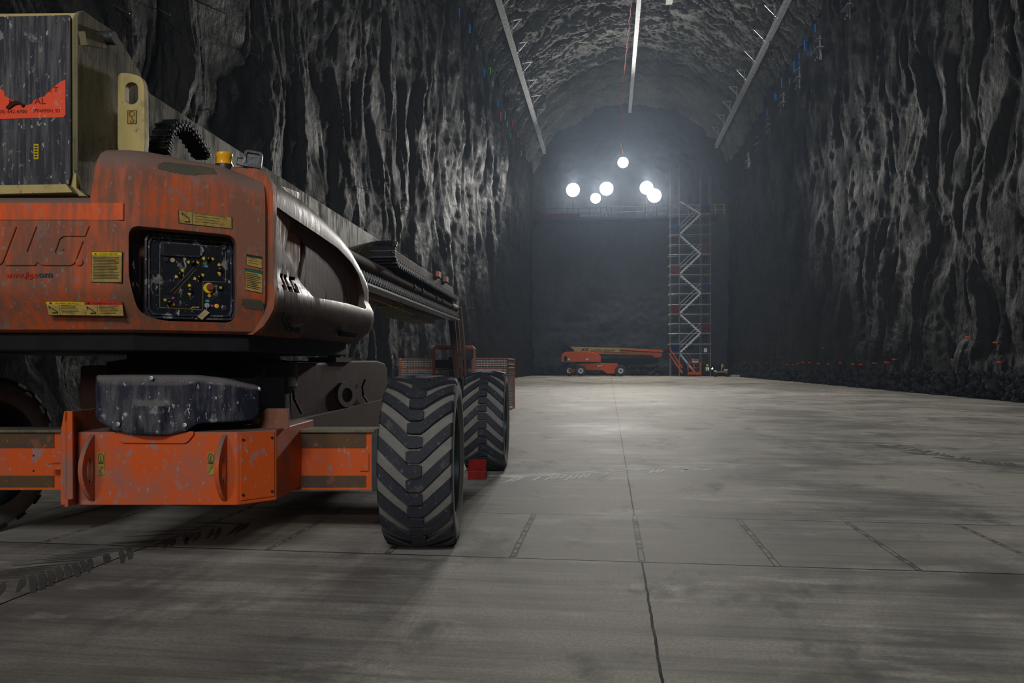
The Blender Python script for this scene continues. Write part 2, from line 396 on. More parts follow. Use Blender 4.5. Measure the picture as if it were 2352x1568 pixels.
def yfor(x0, umin, umax, step, near, behind=50):
    # spacing that keeps the relief equally fine for near and far rock
    y0, y1 = near, YF+.4; n = int(abs(F*abs(x0)*(1/y0-1/y1))/step); t = np.linspace(1/y0, 1/y1, n)
    return np.concatenate([np.linspace(-30, y0, behind)[:-1], 1/t])
def wallmesh(name, x0, sgn, ys, na, mat):
    a = (np.linspace(0, 1, na)**1.25)*(ZS+.6)
    A, Y = np.meshgrid(a, ys, indexing='ij'); d = relief(A, Y, 0.0 if sgn > 0 else 0.0)
    d = d*np.clip(A/1.2, .35, 1)
    V = np.stack([x0+sgn*d, Y, A+(.0 if name == 'wall_left' else .72+.12*perlin(Y*1.7, Y*0, 3)*(A < .01))*(A < .01)+A*0], -1)
    if name == 'wall_right': V[..., 2] = np.maximum(V[..., 2], .0)+(.72+.14*perlin(Y*1.7, Y*0+.5, 3))*np.clip(1-A/3, 0, 1)
    return np_mesh(name, V, na, len(ys), mat)
yl = yfor(XL, 0, 0, 2.4, 8.5); yr = yfor(XR, 0, 0, 2.4, 24)
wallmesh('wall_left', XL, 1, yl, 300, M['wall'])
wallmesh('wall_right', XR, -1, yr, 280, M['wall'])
def wall_x(side, y, z):
    d = float(relief(np.array([float(z)]), np.array([float(y)]), 0.0)[0]*min(1, max(.35, z/1.2)))
    return XL+d if side < 0 else XR-d
yc = np.concatenate([np.linspace(-30, 30, 60)[:-1], np.linspace(30, YF+.4, 560)])
ph = np.linspace(-PH-.02, PH+.02, 330); P_, Y_ = np.meshgrid(ph, yc, indexing='ij')
dd = relief(P_*RA+60, Y_, 1.0); RR = RA-dd
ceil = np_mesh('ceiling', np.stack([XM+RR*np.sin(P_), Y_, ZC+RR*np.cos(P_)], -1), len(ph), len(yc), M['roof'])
# end wall: flat smooth shotcrete with a shallow ledge line
xs = np.linspace(XL-1, XR+1, 220); zs = np.linspace(0, ZS+RISE+1, 260); Z_, X_ = np.meshgrid(zs, xs, indexing='ij')
dy = .28*fbm(X_*.22, Z_*.22, 91, 4)+.12*billow(X_*.9, Z_*.9, 95)-.35*np.clip(2-Z_, 0, 2)*billow(X_*1.4, Z_*1.4, 97)
dy = dy-.35*(Z_ < 17.6)
np_mesh('wall_back', np.stack([X_, YF+.3+dy, Z_], -1), len(zs), len(xs), M['far'])
mb = MB(); mb.add([(XL-1.5, -30, 0), (XR+1.5, -30, 0), (XR+1.5, -30, 31.5), (XL-1.5, -30, 31.5)], [(0, 1, 2, 3)])
o = part('wall_front', mb, 'wall'); o['kind'] = 'structure'
mb = MB(); mb.bx((XL-1.5, -30.2, -.3), (XR+1.5, YF+1.5, 0)); o = part('floor', mb, 'floor'); o['kind'] = 'structure'
# broken rock toe under the shotcrete
mb = MB(); random.seed(3)
for i in range(1500):
    y = 24/(random.uniform(24/87.5, 1)); z = random.uniform(.02, .95); r = random.uniform(.07, .2)*(1 if y < 60 else 1.6)
    mb.rock((XR+.05+random.uniform(-.1, .25)-.15*(1-z), y, z), r)
single('rock_rubble', mb, 'toerock', 'dark broken rock exposed in a strip along the foot of the right wall', 'rock', kind='stuff')
mb = MB()
for i in range(700):
    x = random.uniform(XL, XR); z = random.uniform(.02, 1.15); mb.rock((x, YF-.25+z*.3+random.uniform(-.25, .15), z), random.uniform(.12, .34))
single('rock_rubble', mb, 'rock', 'dark broken rock in a band at the foot of the far end wall', 'rock', kind='stuff')
# ------------------------------------------------------------------ rails, ledge, lamps, tower on the far wall
for nm, x, z, w, lab in (('roof_rail', -7.3, 25.3, .34, 'long grey steel rail hung along the left edge of the arched roof'),
                   ('roof_rail', 2.33, 29.6, .34, 'long grey steel rail hung along the crown of the roof'),
                   ('roof_rail', 11.8, 25.3, .34, 'long grey steel rail hung along the right edge of the arched roof')):
    r = thing(nm, (x, 20, z), lab, 'rail', None)
    mb = MB(); mb.bx((x-w/2, 20, z-.02), (x+w/2, YF-.5, z+.02)); mb.bx((x-.03, 20, z), (x+.03, YF-.5, z+.34)); mb.bx((x-w/2, 20, z+.32), (x+w/2, YF-.5, z+.36))
    part('beam', mb, 'rail', r)
    if x != 2.33:
        for y in range(24, 86, 4):
            mb = MB(); s = 1 if x < 0 else -1; zt = ZC+math.sqrt(max(0, RA**2-(x+s*.7-XM)**2))
            mb.bar((x+s*.25, y, z+.2), (x+s*.25, y, zt-.1), .07); mb.bar((x, y, z+.3), (x+s*.9, y, zt-.25), .06)
            mb.bar((x-s*.1, y, zt-.35), (x+s*.95, y, zt-.25), .12, .06); mb.bar((x+s*.2, y-.3, zt-.3), (x+s*.2, y+.3, zt-.3), .1, .06)
            part('hanger', mb, 'steel', r)
    else:
        for y in range(24, 86, 6):
            mb = MB(); mb.bar((x, y, z+.3), (x, y, 31.2), .06); part('hanger', mb, 'steel', r)
mb = MB(); pts = []
for i in range(60):
    y = 20+i*1.08; pts.append((2.02-.75*max(0, (y-48)/36)+.05*math.sin(y*3.1), y, 29.75+.10*math.sin(y*1.7)-.5*max(0, (y-60)/25)))
pts += [(1.45, 84.6, 27.6), (1.25, 84.6, 25.5), tuple(LAMP_POS[3]+Vector((0, -.2, 1.0)))]
mb.tube(pts, .05, 6); single('lamp_cable', mb, plain('red_cable', (.30, .05, .03), .6), 'thin red cable strung along the crown rail down to the topmost lamp', 'cable')
# ledge with guard rails
ZL = 17.5
mb = MB(); mb.bx((XL-.2, YF-2.6, ZL-.22), (XR-1.4, YF+.4, ZL)); o = part('trim_1', mb, 'far'); o['kind'] = 'structure'
def guard(x0, x1, mat, lab, n):
    r = thing('guard_rail', ((x0+x1)/2, YF-2.5, ZL), lab, 'guard rail')
    for z in (.55, 1.1):
        mb = MB(); mb.tube([(x0, YF-2.5, ZL+z), (x1, YF-2.5, ZL+z)], .04, 6); part('rail', mb, mat, r)
    for i in range(n+1):
        x = x0+(x1-x0)*i/n; mb = MB(); mb.tube([(x, YF-2.5, ZL), (x, YF-2.5, ZL+1.1)], .045, 6); part('post', mb, mat, r)
    return r
guard(8.6, 12.4, 'yrail', 'yellow guard rail on the high ledge, right of the stair tower', 4)
g1 = guard(-8.3, 6.4, 'steel_dark', 'dark guard rail along the high ledge under the bright lamps', 12)
mb = MB(); mb.bx((-8.3, YF-2.62, ZL), (-3.2, YF-2.58, ZL+.45)); part('toe_board', mb, 'redtarp', g1)
mb = MB(); mb.bx((-3.2, YF-2.62, ZL), (2.6, YF-2.58, ZL+.12)); part('toe_board', mb, 'steel_dark', g1)
desc = ['leftmost of the glowing lamps on the high ledge', 'glowing lamp second from left in the upper row on the ledge', 'small low glowing lamp between the two left lamps',
        'topmost glowing lamp, hanging alone on a cable above the others', 'glowing lamp just left of the far right one, half overlapping it', 'rightmost glowing lamp, beside the stair tower']
for (u, v, r), p, d in zip(LAMPS, LAMP_POS, desc):
    t = thing('flood_lamp', (p.x, p.y+.3, ZL if v != 373 else p.z-r), d, 'lamp')
    mb = MB(); mb.lathe([(.01, -r*.30), (r*.6, -r*.27), (r*.92, -r*.12), (r*.98, 0)], p, (0, -1, 0), 28)
    part('lens', mb, 'lamp_glow', t, True)
    mb = MB(); mb.lathe([(r*1.03, -.02), (r*1.03, .1), (r*.8, .4), (r*.35, .6), (.01, .62)], p, (0, 1, 0), 28); part('housing', mb, 'steel_dark', t, True)
    t.children[0].data.materials[0] = M['lamp_glow']
    mb = MB()
    if v != 373:
        mb.tube([(p.x, p.y+.35, ZL), (p.x, p.y+.35, p.z)], .05, 8)
        for a in range(3):
            an = a*2.09+.5; mb.tube([(p.x, p.y+.35, ZL+.9), (p.x+.6*math.cos(an), p.y+.35+.6*math.sin(an), ZL+.02)], .035, 6)
        part('stand', mb, 'steel_dark', t)
    else:
        mb.tube([(p.x, p.y+.3, p.z+r*.9), (p.x, p.y+.1, p.z+1.3), (p.x, p.y+.3, p.z+2.2)], .04, 6); part('hook', mb, 'steel_dark', t)
# scaffold stair tower
TP = Plane((0, 84.9), (1, 0))
def tz(v): return TP.at(1580, v).z
def tx(u): return TP.at(u, 800).x
legs = [tx(u) for u in (1539, 1559, 1608, 1629)]
t = thing('stair_tower', ((legs[0]+legs[3])/2, 84.9, 0), 'tall scaffold stair tower with zigzag flights and blue and red screens, against the far wall', 'scaffold')
for y in (83.9, 85.1):
    for i, x in enumerate(legs):
        mb = MB(); mb.tube([(x, y, 0), (x, y, tz(384 if i in (0, 1) else 410))], .045, 6); part('upright', mb, 'steel', t)
lv = [tz(430+k/3.483) for k in (225, 385, 540, 700, 850, 1012, 1165, 1325)]
for k, z in enumerate(lv):
    R = k % 2 == 0
    x0, x1 = (legs[2], legs[3]) if R else (legs[0], legs[1])
    mb = MB(); mb.bx((x0, 83.9, z-.08), (x1, 85.1, z)); part('landing', mb, 'timber', t)
    mb = MB(); c = 'blue' if k in (0, 1, 4, 7) else 'redtarp'
    for y0, z0, z1 in ((83.84, .08, .45), (83.84, .5, .95), (85.12, .08, .95)):
        mb = MB(); mb.bx((x0+.04, y0, z+z0), (x1-.04, y0+.04, z+z1)); part('screen', mb, c, t)
    mb = MB()
    for y in (83.9, 85.1):
        for zz in (z, z+1.05): mb.tube([(legs[0]-.2, y, zz-.1), (legs[3]+.1, y, zz-.1)], .028, 5)
    for x in legs: mb.tube([(x, 83.9, z-.1), (x, 85.1, z-.1)], .028, 5)
    part('ledger', mb, 'steel', t)
def flight(xa, za, xb, zb, y, rails=True):
    mb = MB(); w = .75
    for yy in (y, y+w): mb.bar((xa, yy, za), (xb, yy, zb), .05, .14)
    n = 9
    for i in range(1, n):
        f = i/n; x, z = xa+(xb-xa)*f, za+(zb-za)*f; mb.bx((x-.13, y, z-.16), (x+.13, y+w, z-.12))
    part('stair_flight', mb, 'steel', t)
    if rails:
        mb = MB()
        for h in (.55, 1.0): mb.tube([(xa, y, za+h), (xb, y, zb+h)], .03, 5)
        part('handrail', mb, 'steel', t)
seq = [(legs[1]+.1, tz(465), legs[2], lv[0])]+[((legs[2], lv[k], legs[1], lv[k+1]) if k % 2 == 0 else (legs[1], lv[k], legs[2], lv[k+1])) for k in range(7)]
for i, (a, b, c, d) in enumerate(seq): flight(a, b, c, d, 84.0 if i % 2 else 84.25, i % 2 == 1)
flight(legs[1], lv[7], legs[1]+1.9, .1, 84.2)
mb = MB(); p = TP.at(1614, 809); mb.bx((p.x, 83.8, p.z), (p.x+.33, 83.83, p.z+.42)); part('notice', mb, 'white', t)
mb = MB()
mb.tube([(legs[3], 85, lv[3]+1), (XR, 85.6, lv[3]+1)], .03, 5); mb.tube([(legs[3], 85, lv[5]+2.5), (XR-.3, 85.6, lv[5]+2.5)], .03, 5); part('wall_tie', mb, 'steel_dark', t)

# ------------------------------------------------------------------ boom lift parked at the far end
FP = Plane((0, 83.0), (1, 0))
def fpoly(pts, off=0): return [FP.at(u, v, off) for u, v in pts]
def z2(x, y, s=3.92): return (1180+x/s, 760+y/s)
fl = thing('boom_lift', (FP.at(1360, 862).x, 83.0, 0), 'distant orange boom lift with yellow boom, parked side-on before the far wall', 'boom lift')
bk = Vector((0, 1, 0))
# depth offsets: positive towards the camera
def fpart(name, pts, off, th, mat, parent=fl, **kw):
    mb = MB(); mb.prism(fpoly([z2(*p) for p in pts], off), bk*th); return part(name, mb, mat, parent, **kw)
fpart('turntable_cover', [(440, 205), (475, 188), (650, 186), (720, 195), (770, 215), (785, 235), (783, 278), (432, 278), (432, 240)], 1.0, 2.0, 'orange_far', bevel=.05)
fpart('chassis_frame', [(590, 298), (640, 292), (800, 290), (935, 292), (938, 345), (905, 382), (840, 382), (800, 352), (650, 350)], .55, 1.1, 'orange_far', bevel=.03)
fpart('turntable_bearing', [(560, 278), (740, 278), (740, 292), (560, 292)], .5, 1.0, 'black')
o = fpart('base_boom', [(470, 142), (945, 152), (1330, 172), (1335, 196), (1285, 205), (950, 192), (545, 184), (500, 175)], .35, .5, 'cream', bevel=.02)
mb = MB()
pa = [z2(x, y) for x, y in ((610, 180), (640, 178))]
for body, xx, yy, hh, off, sh in (('JLG', 610, 178, 24, .012, .35), ('ULTRA BOOM', 695, 184, 23, .0, 0)):
    p = FP.at(*z2(xx, yy), .37); s = FP.at(*z2(xx, yy-hh), .37).z-p.z
    mb = MB(); mb.text(body, p, (1, 0, -.02), UP, s*1.38, .02, 0, sh, off, width=(3.3 if body == 'JLG' else 10.0)*s*.92); part('boom_lettering', mb, 'decal_ink', o)
fpart('fly_boom', [(950, 160), (985, 158), (1340, 174), (1345, 190), (1320, 190), (960, 172)], .5, .14, 'orange_far')
fpart('fly_boom', [(680, 190), (960, 198), (1320, 192), (1335, 210), (1320, 232), (1270, 236), (1240, 215), (960, 210), (760, 205)], .45, .3, 'orange_far')
fpart('cable_carrier', [(955, 172), (1330, 190), (1330, 196), (955, 180)], .52, .1, 'black')
fpart('boom_foot', [(430, 130), (470, 126), (520, 150), (550, 180), (500, 190), (430, 215)], .5, .8, 'black')
fpart('lift_cylinder_cover', [(790, 248), (935, 245), (1300, 248), (1290, 290), (1230, 300), (930, 305), (790, 285)], -.2, .4, 'black')
mb = MB(); mb.prism(fpoly([z2(*p) for p in ((655, 248), (675, 248), (675, 262), (655, 262))], 1.03), bk*.02); part('decal', mb, 'white', fl)
mb = MB(); mb.prism(fpoly([z2(*p) for p in ((460, 228), (485, 228), (485, 272), (460, 272))], 1.03), bk*.02); part('control_panel', mb, 'black', fl)
mb = MB(); mb.prism(fpoly([z2(*p) for p in ((492, 248), (508, 245), (508, 262), (492, 264))], 1.03), bk*.02); part('decal', mb, 'white', fl)
mb = MB(); mb.prism(fpoly([z2(*p) for p in ((750, 305), (800, 308), (760, 322))], .58), bk*.02); part('decal', mb, 'white', fl)
def simple_wheel(c, R, w, parent, axis=(0, -1, 0)):
    mb = MB(); mb.lathe([(R*.58, -w/2), (R*.9, -w/2), (R, -w*.36), (R, w*.36), (R*.9, w/2), (R*.58, w/2), (R*.5, w*.3)], c, axis, 30)
    o = part('tyre', mb, 'tread', parent, True)
    mb = MB(); mb.lathe([(R*.6, w/2-.01), (R*.52, w*.3), (R*.3, w*.25), (R*.28, w*.42), (.001, w*.44)], c, axis, 24); part('rim', mb, 'steel', o, True)
    mb = MB(); mb.lathe([(R*.2, w*.44), (R*.2, w*.56), (.001, w*.57)], c, axis, 12); part('hub', mb, 'steel_dark', o, True)
for (x, off) in ((607, .95), (962, .95), (502, -.35), (900, -1.0)):
    u, v = z2(x, 355); c = FP.at(u, v, off); simple_wheel((c.x, c.y, .6), .6, .42, fl)
mb = MB(); p = FP.at(*z2(502, 355), -.35); q = FP.at(*z2(607, 355), .95); mb.bar((p.x, p.y, .6), (q.x, q.y, .6), .4, .35); p = FP.at(*z2(900, 355), -1.0); q = FP.at(*z2(962, 355), .95); mb.bar((p.x, p.y, .6), (q.x, q.y, .6), .35, .35); part('axle_beam', mb, 'orange_far', fl)
fpart('jib', [(1393, 155), (1403, 152), (1520, 325), (1510, 335)], .35, .16, 'orange_far')
fpart('jib', [(1393, 205), (1402, 200), (1522, 370), (1510, 384)], .35, .16, 'orange_far')
fpart('jib_link', [(1330, 178), (1400, 150), (1412, 200), (1340, 205)], .15, .2, 'black')
fpart('basket_mount', [(1500, 350), (1560, 340), (1570, 380), (1515, 388)], .1, .3, 'black')
pf = fpart('basket_floor', [(1565, 368), (1680, 368), (1680, 392), (1565, 392)], .5, 1.0, 'orange_far')
for off in (.5, -.45):
    mb = MB()
    for x in (1568, 1622, 1676):
        mb.tube(fpoly([z2(x, 286), z2(x, 370)], off), .03, 6)
    for y in (286, 330): mb.tube(fpoly([z2(1566, y), z2(1680, y)], off), .035 if y == 286 else .02, 6)
    part('basket_rail', mb, 'orange_far', fl)
mb = MB(); mb.prism(fpoly([z2(*p) for p in ((1603, 250), (1657, 252), (1657, 284), (1603, 282))], .56), bk*.03); sg = part('notice', mb, 'white', fl)
mb = MB(); mb.prism(fpoly([z2(*p) for p in ((1607, 255), (1653, 256), (1653, 267), (1607, 266))], .58), bk*.02); part('notice_band', mb, 'red', sg)

# ------------------------------------------------------------------ worker with a hand lamp
def person():
    g = TP.at(1619, 861.5); x, y = g.x, 84.0-.9
    r = thing('person', (x, y, 0), 'crouching person in lime vest and yellow hard hat, holding a glowing lamp', 'person')
    me = bpy.data.meshes.new('body'); bm = bmesh.new(); lay = bm.verts.layers.skin.verify()
    J = {}
    def j(n, p, rad): v = bm.verts.new(p); v[lay].radius = (rad, rad); J[n] = v
    j('pel', (0, 0, .48), .15)
    j('sp', (0, -.06, .66), .14); j('ch', (0, -.14, .86), .17); j('nk', (0, -.17, .99), .06); j('hd', (0, -.19, 1.10), .095); j('tp', (0, -.2, 1.19), .08)
    for s in (-1, 1):
        j('hp%d' % s, (.1*s, 0, .46), .12); j('kn%d' % s, (.19*s, -.38, .50), .075); j('an%d' % s, (.17*s, -.10, .09), .05); j('ft%d' % s, (.18*s, -.27, .05), .045)
        j('sh%d' % s, (.19*s, -.13, .90), .075)
    j('el-1', (-.27, -.26, .68), .055); j('wr-1', (-.14, -.42, .60), .036)
    j('el1', (.30, -.26, .70), .055); j('wr1', (.36, -.45, .76), .036)
    for a, b in (('pel', 'sp'), ('sp', 'ch'), ('ch', 'nk'), ('nk', 'hd'), ('hd', 'tp')): bm.edges.new((J[a], J[b]))
    for s in ('-1', '1'):
        for a, b in (('pel', 'hp'+s), ('hp'+s, 'kn'+s), ('kn'+s, 'an'+s), ('an'+s, 'ft'+s), ('ch', 'sh'+s), ('sh'+s, 'el'+s), ('el'+s, 'wr'+s)): bm.edges.new((J[a], J[b]))
        wr = J['wr'+s].co; k = int(s)
        pv = bm.verts.new(wr+Vector((.03*k, -.05, .01))); pv[lay].radius = (.032, .02); bm.edges.new((J['wr'+s], pv))
        for q in range(5):
            o = Vector(((q-1.8)*.017, -.035, 0)) if q < 4 else Vector((-.03*k, .0, .02))
            f1 = bm.verts.new(pv.co+o); f1[lay].radius = (.009, .009); f2 = bm.verts.new(f1.co+Vector((0, -.02, -.03))); f2[lay].radius = (.008, .008)
            bm.edges.new((pv, f1)); bm.edges.new((f1, f2))
    for v in bm.verts: v[lay].use_root = False
    J['pel'][lay].use_root = True
    bm.to_mesh(me); bm.free(); ob = bpy.data.objects.new('body', me); COL.objects.link(ob)
    ob.modifiers.new('skin', 'SKIN'); s = ob.modifiers.new('sub', 'SUBSURF'); s.levels = 1; s.render_levels = 1
    dg = bpy.context.evaluated_depsgraph_get(); dg.update(); m2 = bpy.data.meshes.new_from_object(ob.evaluated_get(dg)); bpy.data.objects.remove(ob)
    m2.materials.clear(); m2.materials.append(M['navy']); m2.materials.append(M['skin']); m2.materials.append(M['black'])
    for p in m2.polygons:
        c = p.center; p.use_smooth = True
        p.material_index = 1 if (c.z > 1.0 or (c.y < -.43 and abs(c.x) > .08 and .54 < c.z < .85)) else (2 if c.z < .12 else 0)
    ob = bpy.data.objects.new('body', m2); COL.objects.link(ob); ob.parent = r
    L = Vector((x, y, 0))
    mb = MB(); rows = []
    for z, cy, rx, ry in ((.56, -.04, .20, .17), (.66, -.06, .20, .18), (.80, -.12, .225, .19), (.92, -.15, .215, .17), (.98, -.165, .13, .11)):
        rows.append([L+Vector((rx*math.cos(a), cy+ry*math.sin(a), z)) for a in [2*math.pi*k/20 for k in range(20)]])
    mb.grid(rows, 0, True); v = part('vest', mb, 'hivis', r, True)
    for s in (-1, 1):
        mb = MB(); mb.box(L+Vector((.10*s, -.325, .78)), (.028, 0, 0), (0, .012, .004), (0, .02, .13)); part('reflective_tape', mb, 'reflect', v)
    mb = MB(); mb.lathe([(.15, 0), (.125, .01), (.12, .05), (.09, .105), (.04, .13), (.001, .135)], L+Vector((0, -.2, 1.15)), (0, -.1, 1), 20); part('hard_hat', mb, 'yellow', r, True)
    mb = MB(); mb.sphere(L+Vector((0, -.295, 1.10)), .018); part('nose', mb, 'skin', r, True)
    h = MB(); a = L+Vector((.40, -.52, .74)); h.tube([a, a+Vector((.03, 0, .07))], .03, 8)
    t2 = thing('hand_lamp', a, 'small glowing white lamp held by the crouching person', 'lamp')
    part('grip', h, 'black', t2); mb = MB(); mb.tube([a+Vector((.03, -.02, .03)), a+Vector((.13, -.02, .15))], .045, 10); part('lens', mb, 'torch', t2)
    l = bpy.data.lights.new('hand_lamp_light', 'POINT'); l.energy = 12; l.shadow_soft_size = .1; lo = bpy.data.objects.new('hand_lamp_light', l); COL.objects.link(lo); lo.location = a+Vector((.12, -.2, .16))
person()

# ------------------------------------------------------------------ small things on the floor at the far right
GP = Plane((0, 80.0), (1, 0))
c = GP.at(1657, 866); c.z = 0
t = thing('floor_trolley', c, 'small yellow four-wheeled trolley with upright handle near the far wall', 'trolley')
mb = MB(); mb.bx(c+Vector((-.55, -.3, .45)), c+Vector((.55, .3, .55))); part('deck', mb, 'yrail', t)
mb = MB(); mb.tube([c+Vector((.0, 0, .5)), c+Vector((.05, 0, 1.25)), c+Vector((.2, 0, 1.35))], .05, 8); mb.bx(c+Vector((-.02, -.1, .95)), c+Vector((.2, .1, 1.25))); part('handle', mb, 'yrail', t)
mb = MB(); mb.bx(c+Vector((-.75, -.25, .5)), c+Vector((-.5, .25, .68))); mb.bx(c+Vector((.3, -.2, .62)), c+Vector((.6, .2, .78))); part('motor', mb, 'steel', t)
for sx in (-1, 1):
    mb = MB(); mb.tube([c+Vector((sx*.5, 0, .5)), c+Vector((sx*.58, 0, .18))], .05, 6); part('leg', mb, 'yrail', t)
    for sy in (-1, 1):
        mb = MB(); mb.lathe([(.001, -.06), (.17, -.06), (.18, 0), (.17, .06), (.001, .06)], c+Vector((sx*.6, sy*.3, .18)), (0, 1, 0), 16); part('wheel', mb, 'black', t, True)
mb = MB(); c = GP.at(1716, 866); bm = bmesh.new(); bmesh.ops.create_icosphere(bm, subdivisions=4, radius=1)
for v in bm.verts:
    q = v.co; k = 1+.28*float(perlin(np.array([q.x*2.6+7]), np.array([q.y*2.6+q.z*2]), 3)[0])+.12*float(perlin(np.array([q.x*7]), np.array([q.z*7+q.y*5]), 4)[0]); v.co = q*k
vs = [Vector((c.x+v.co.x*.62, c.y+v.co.y*.45, max(0, .22+v.co.z*.34))) for v in bm.verts]; fs = [tuple(v.index for v in f.verts) for f in bm.faces]; bm.free()
mb.add(vs, fs); single('foil_bundle', mb, 'foil', 'crumpled shiny silver bundle lying at the foot of the right wall', 'bundle')
mb = MB(); c = GP.at(1688, 866); mb.bx((c.x-.45, c.y-.35, 0), (c.x+.45, c.y+.35, .08)); mb.bx((c.x-.42, c.y-.3, .08), (c.x+.45, c.y+.3, .2)); single('plank_stack', mb, 'steel', 'low flat grey stack between the trolley and the silver bundle', 'boards', bevel=.02)

# ------------------------------------------------------------------ things fixed to the walls
WPR = Plane((XR-.4, 0), (0, 1)); WPL = Plane((XL+.4, 0), (0, 1))
orange = [(2203, 774), (2258, 787), (1883, 800), (1786, 833), (1797, 837), (1812, 838), (1822, 835), (1837, 832), (1852, 833), (1870, 835), (1888, 836), (1919, 833), (1945, 836), (1963, 837), (2000, 834), (2025, 832), (2042, 825), (2164, 826), (2268, 832), (2333, 836), (1735, 835), (1752, 834), (1708, 833), (1690, 834)]
proto = None
for i, (u, v) in enumerate(orange):
    p = WPR.at(u, v); x = wall_x(1, p.y, p.z)
    if proto is None:
        mb = MB(); mb.tube([(-.02, 0, 0), (-.16, 0, .015)], .03, 6); mb.tube([(.1, 0, 0), (-.05, 0, 0)], .015, 6)
        me = mb.mesh('marker_plug', asM(plain('orange_plug', (.75, .07, .02), .5))); proto = bpy.data.objects.new('marker_plug', me); o = proto
    else: o = proto.copy()
    COL.objects.link(o); o.location = (x, p.y, p.z)
    low = v > 815
    tag(o, 'small orange plug in the row low along the right wall' if low else ('lone orange plug higher on the right wall, %s' % ('above the middle of the low row' if u < 1900 else ('left of a neighbouring plug' if u < 2230 else 'nearest the right edge of the view'))), 'plug', 'orange plugs along the right wall')
random.seed(11)
def bolts(side, pts, lab, grp):
    me = None; first = None
    for (y, z) in pts:
        x = wall_x(side, y, z)
        if first is None:
            mb = MB(); mb.tube([(-.1, 0, .04), (.26, 0, -.12)], .012, 6); me = mb.mesh('rock_bolt', asM('steel_dark')); o = first = bpy.data.objects.new('rock_bolt', me)
        else: o = first.copy()
        COL.objects.link(o); o.location = (x, y, z); o.rotation_euler = (0, 0, (0 if side < 0 else math.pi)+random.uniform(-.9, .9)); tag(o, lab, 'rock bolt', grp)
bolts(-1, [(random.uniform(9.5, 45), random.uniform(1.5, 12)) for _ in range(70)], 'dark steel rock bolt sticking out of the left wall', 'rock bolts in the left wall')
bolts(1, [(random.uniform(26, 70), random.uniform(1.5, 20)) for _ in range(70)], 'dark steel rock bolt sticking out of the right wall', 'rock bolts in the right wall')
def ribbons(pl, side, items, mat, lab, grp):
    for (u, v, h) in items:
        p = pl.at(u, v); x = wall_x(side, p.y, p.z); hh = h*p.y/F*CT; s = -side
        mb = MB(); mb.bar((x+s*.12, p.y, p.z-hh/2), (x+s*.14, p.y+.03, p.z+hh/2), .07, .03); mb.bar((x-s*.1, p.y, p.z+hh/2), (x+s*.15, p.y, p.z+hh/2), .02)
        single('marker_ribbon', mb, mat, lab, 'ribbon', grp)
ribbons(WPR, 1, [(1865, 65, 18), (1840, 105, 24), (1846, 116, 30), (1823, 130, 12), (1812, 154, 24), (1820, 148, 14), (1790, 190, 20), (1803, 187, 15), (1770, 223, 20), (1777, 224, 12), (1733, 255, 12), (1755, 258, 16), (1729, 276, 6)], 'ribblue', 'short blue ribbon hanging high on the right wall', 'blue ribbons high on the right wall')
ribbons(WPL, -1, [(1095, 41, 14), (1133, 163, 15), (1143, 192, 12), (1164, 265, 18), (1172, 286, 12), (1182, 312, 12), (1203, 352, 12)], 'ribgreen', 'short green ribbon hanging high on the left wall', 'green ribbons high on the left wall')
ribbons(WPL, -1, [(1103, 110, 12), (1156, 268, 20), (1187, 283, 14), (1198, 310, 12)], 'ribpink', 'short pink ribbon hanging high on the left wall', 'pink ribbons high on the left wall')
ribbons(WPL, -1, [(1072, 32, 28), (1090, 66, 20), (1125, 167, 18), (1152, 237, 16)], 'ribblue', 'short blue ribbon hanging high on the left wall', 'blue ribbons high on the left wall')
brk = None
for i, (u, v) in enumerate([(1935, 15), (1876, 112), (1828, 180), (1790, 237), (1756, 287), (1729, 330), (1709, 370)]):
    p = WPR.at(u, v); x = wall_x(1, p.y, p.z)
    if brk is None:
        mb = MB(); mb.bx((-.35, -.5, -.1), (.3, .5, -.05)); mb.bx((-.3, -.3, .5), (.2, .3, .54)); mb.bx((-.06, -.06, -.7), (.3, .06, .8))
        mb.bar((-.3, -.4, -.7), (-.05, .4, -.1), .08); mb.bar((-.3, 0, -.7), (-.05, .5, -.2), .08)
        brk = bpy.data.objects.new('wall_bracket', mb.mesh('wall_bracket', asM('steel'))); o = brk
    else: o = brk.copy()
    COL.objects.link(o); o.location = (x, p.y, p.z)
    tag(o, 'pale steel bracket high on the right wall, one of a receding line', 'bracket', 'steel brackets high on the right wall')
mb = MB(); mb.bx((4.4, 60.2, 29.4), (4.9, 61.2, 30.2)); single('junction_box', mb, 'white', 'small pale box fixed to the roof right of the crown rail', 'box')
# ------------------------------------------------------------------ the boom lift in the foreground
PA = CPlane(-2.01, 4.0, 1, 0); PB = CPlane(-2.01, 4.0, .891, .454); PH_ = CPlane(-1.386, 4.31, .0873, 1)
PBM = CPlane(-2.355, 4.15, .0873, 1); PCH = CPlane(-1.544, 6.04, .0873, 1); PT = CPlane(-2.4, 4.16, 1, 0)
BD = WD(.0873, 1).normalized().to_3d(); BN = WD(1, -.0873).normalized().to_3d()
def bp(d, z, off=0.0): return W(-2.355+.0873*(d-4.15), d, z)+BN*off
lift = thing('boom_lift', W(-2.1, 5.4, 0), 'large dusty orange boom lift in the left foreground, seen from its control panel end', 'boom lift')
def rpoly(pts, r, n=5):
    out = []; N = len(pts)
    for i in range(N):
        p0, p, p1 = Vector(pts[i-1]), Vector(pts[i]), Vector(pts[(i+1) % N])
        a, b = (p0-p), (p1-p); rr = min(r, a.length*.45, b.length*.45); a = p+a.normalized()*rr; b = p+b.normalized()*rr
        for k in range(n+1):
            t = k/n; out.append(tuple(a*(1-t)**2+p*2*t*(1-t)+b*t*t))
    return out
def pp(plane, pts, off=0.0): return [plane.at(u, v, off) for u, v in pts]
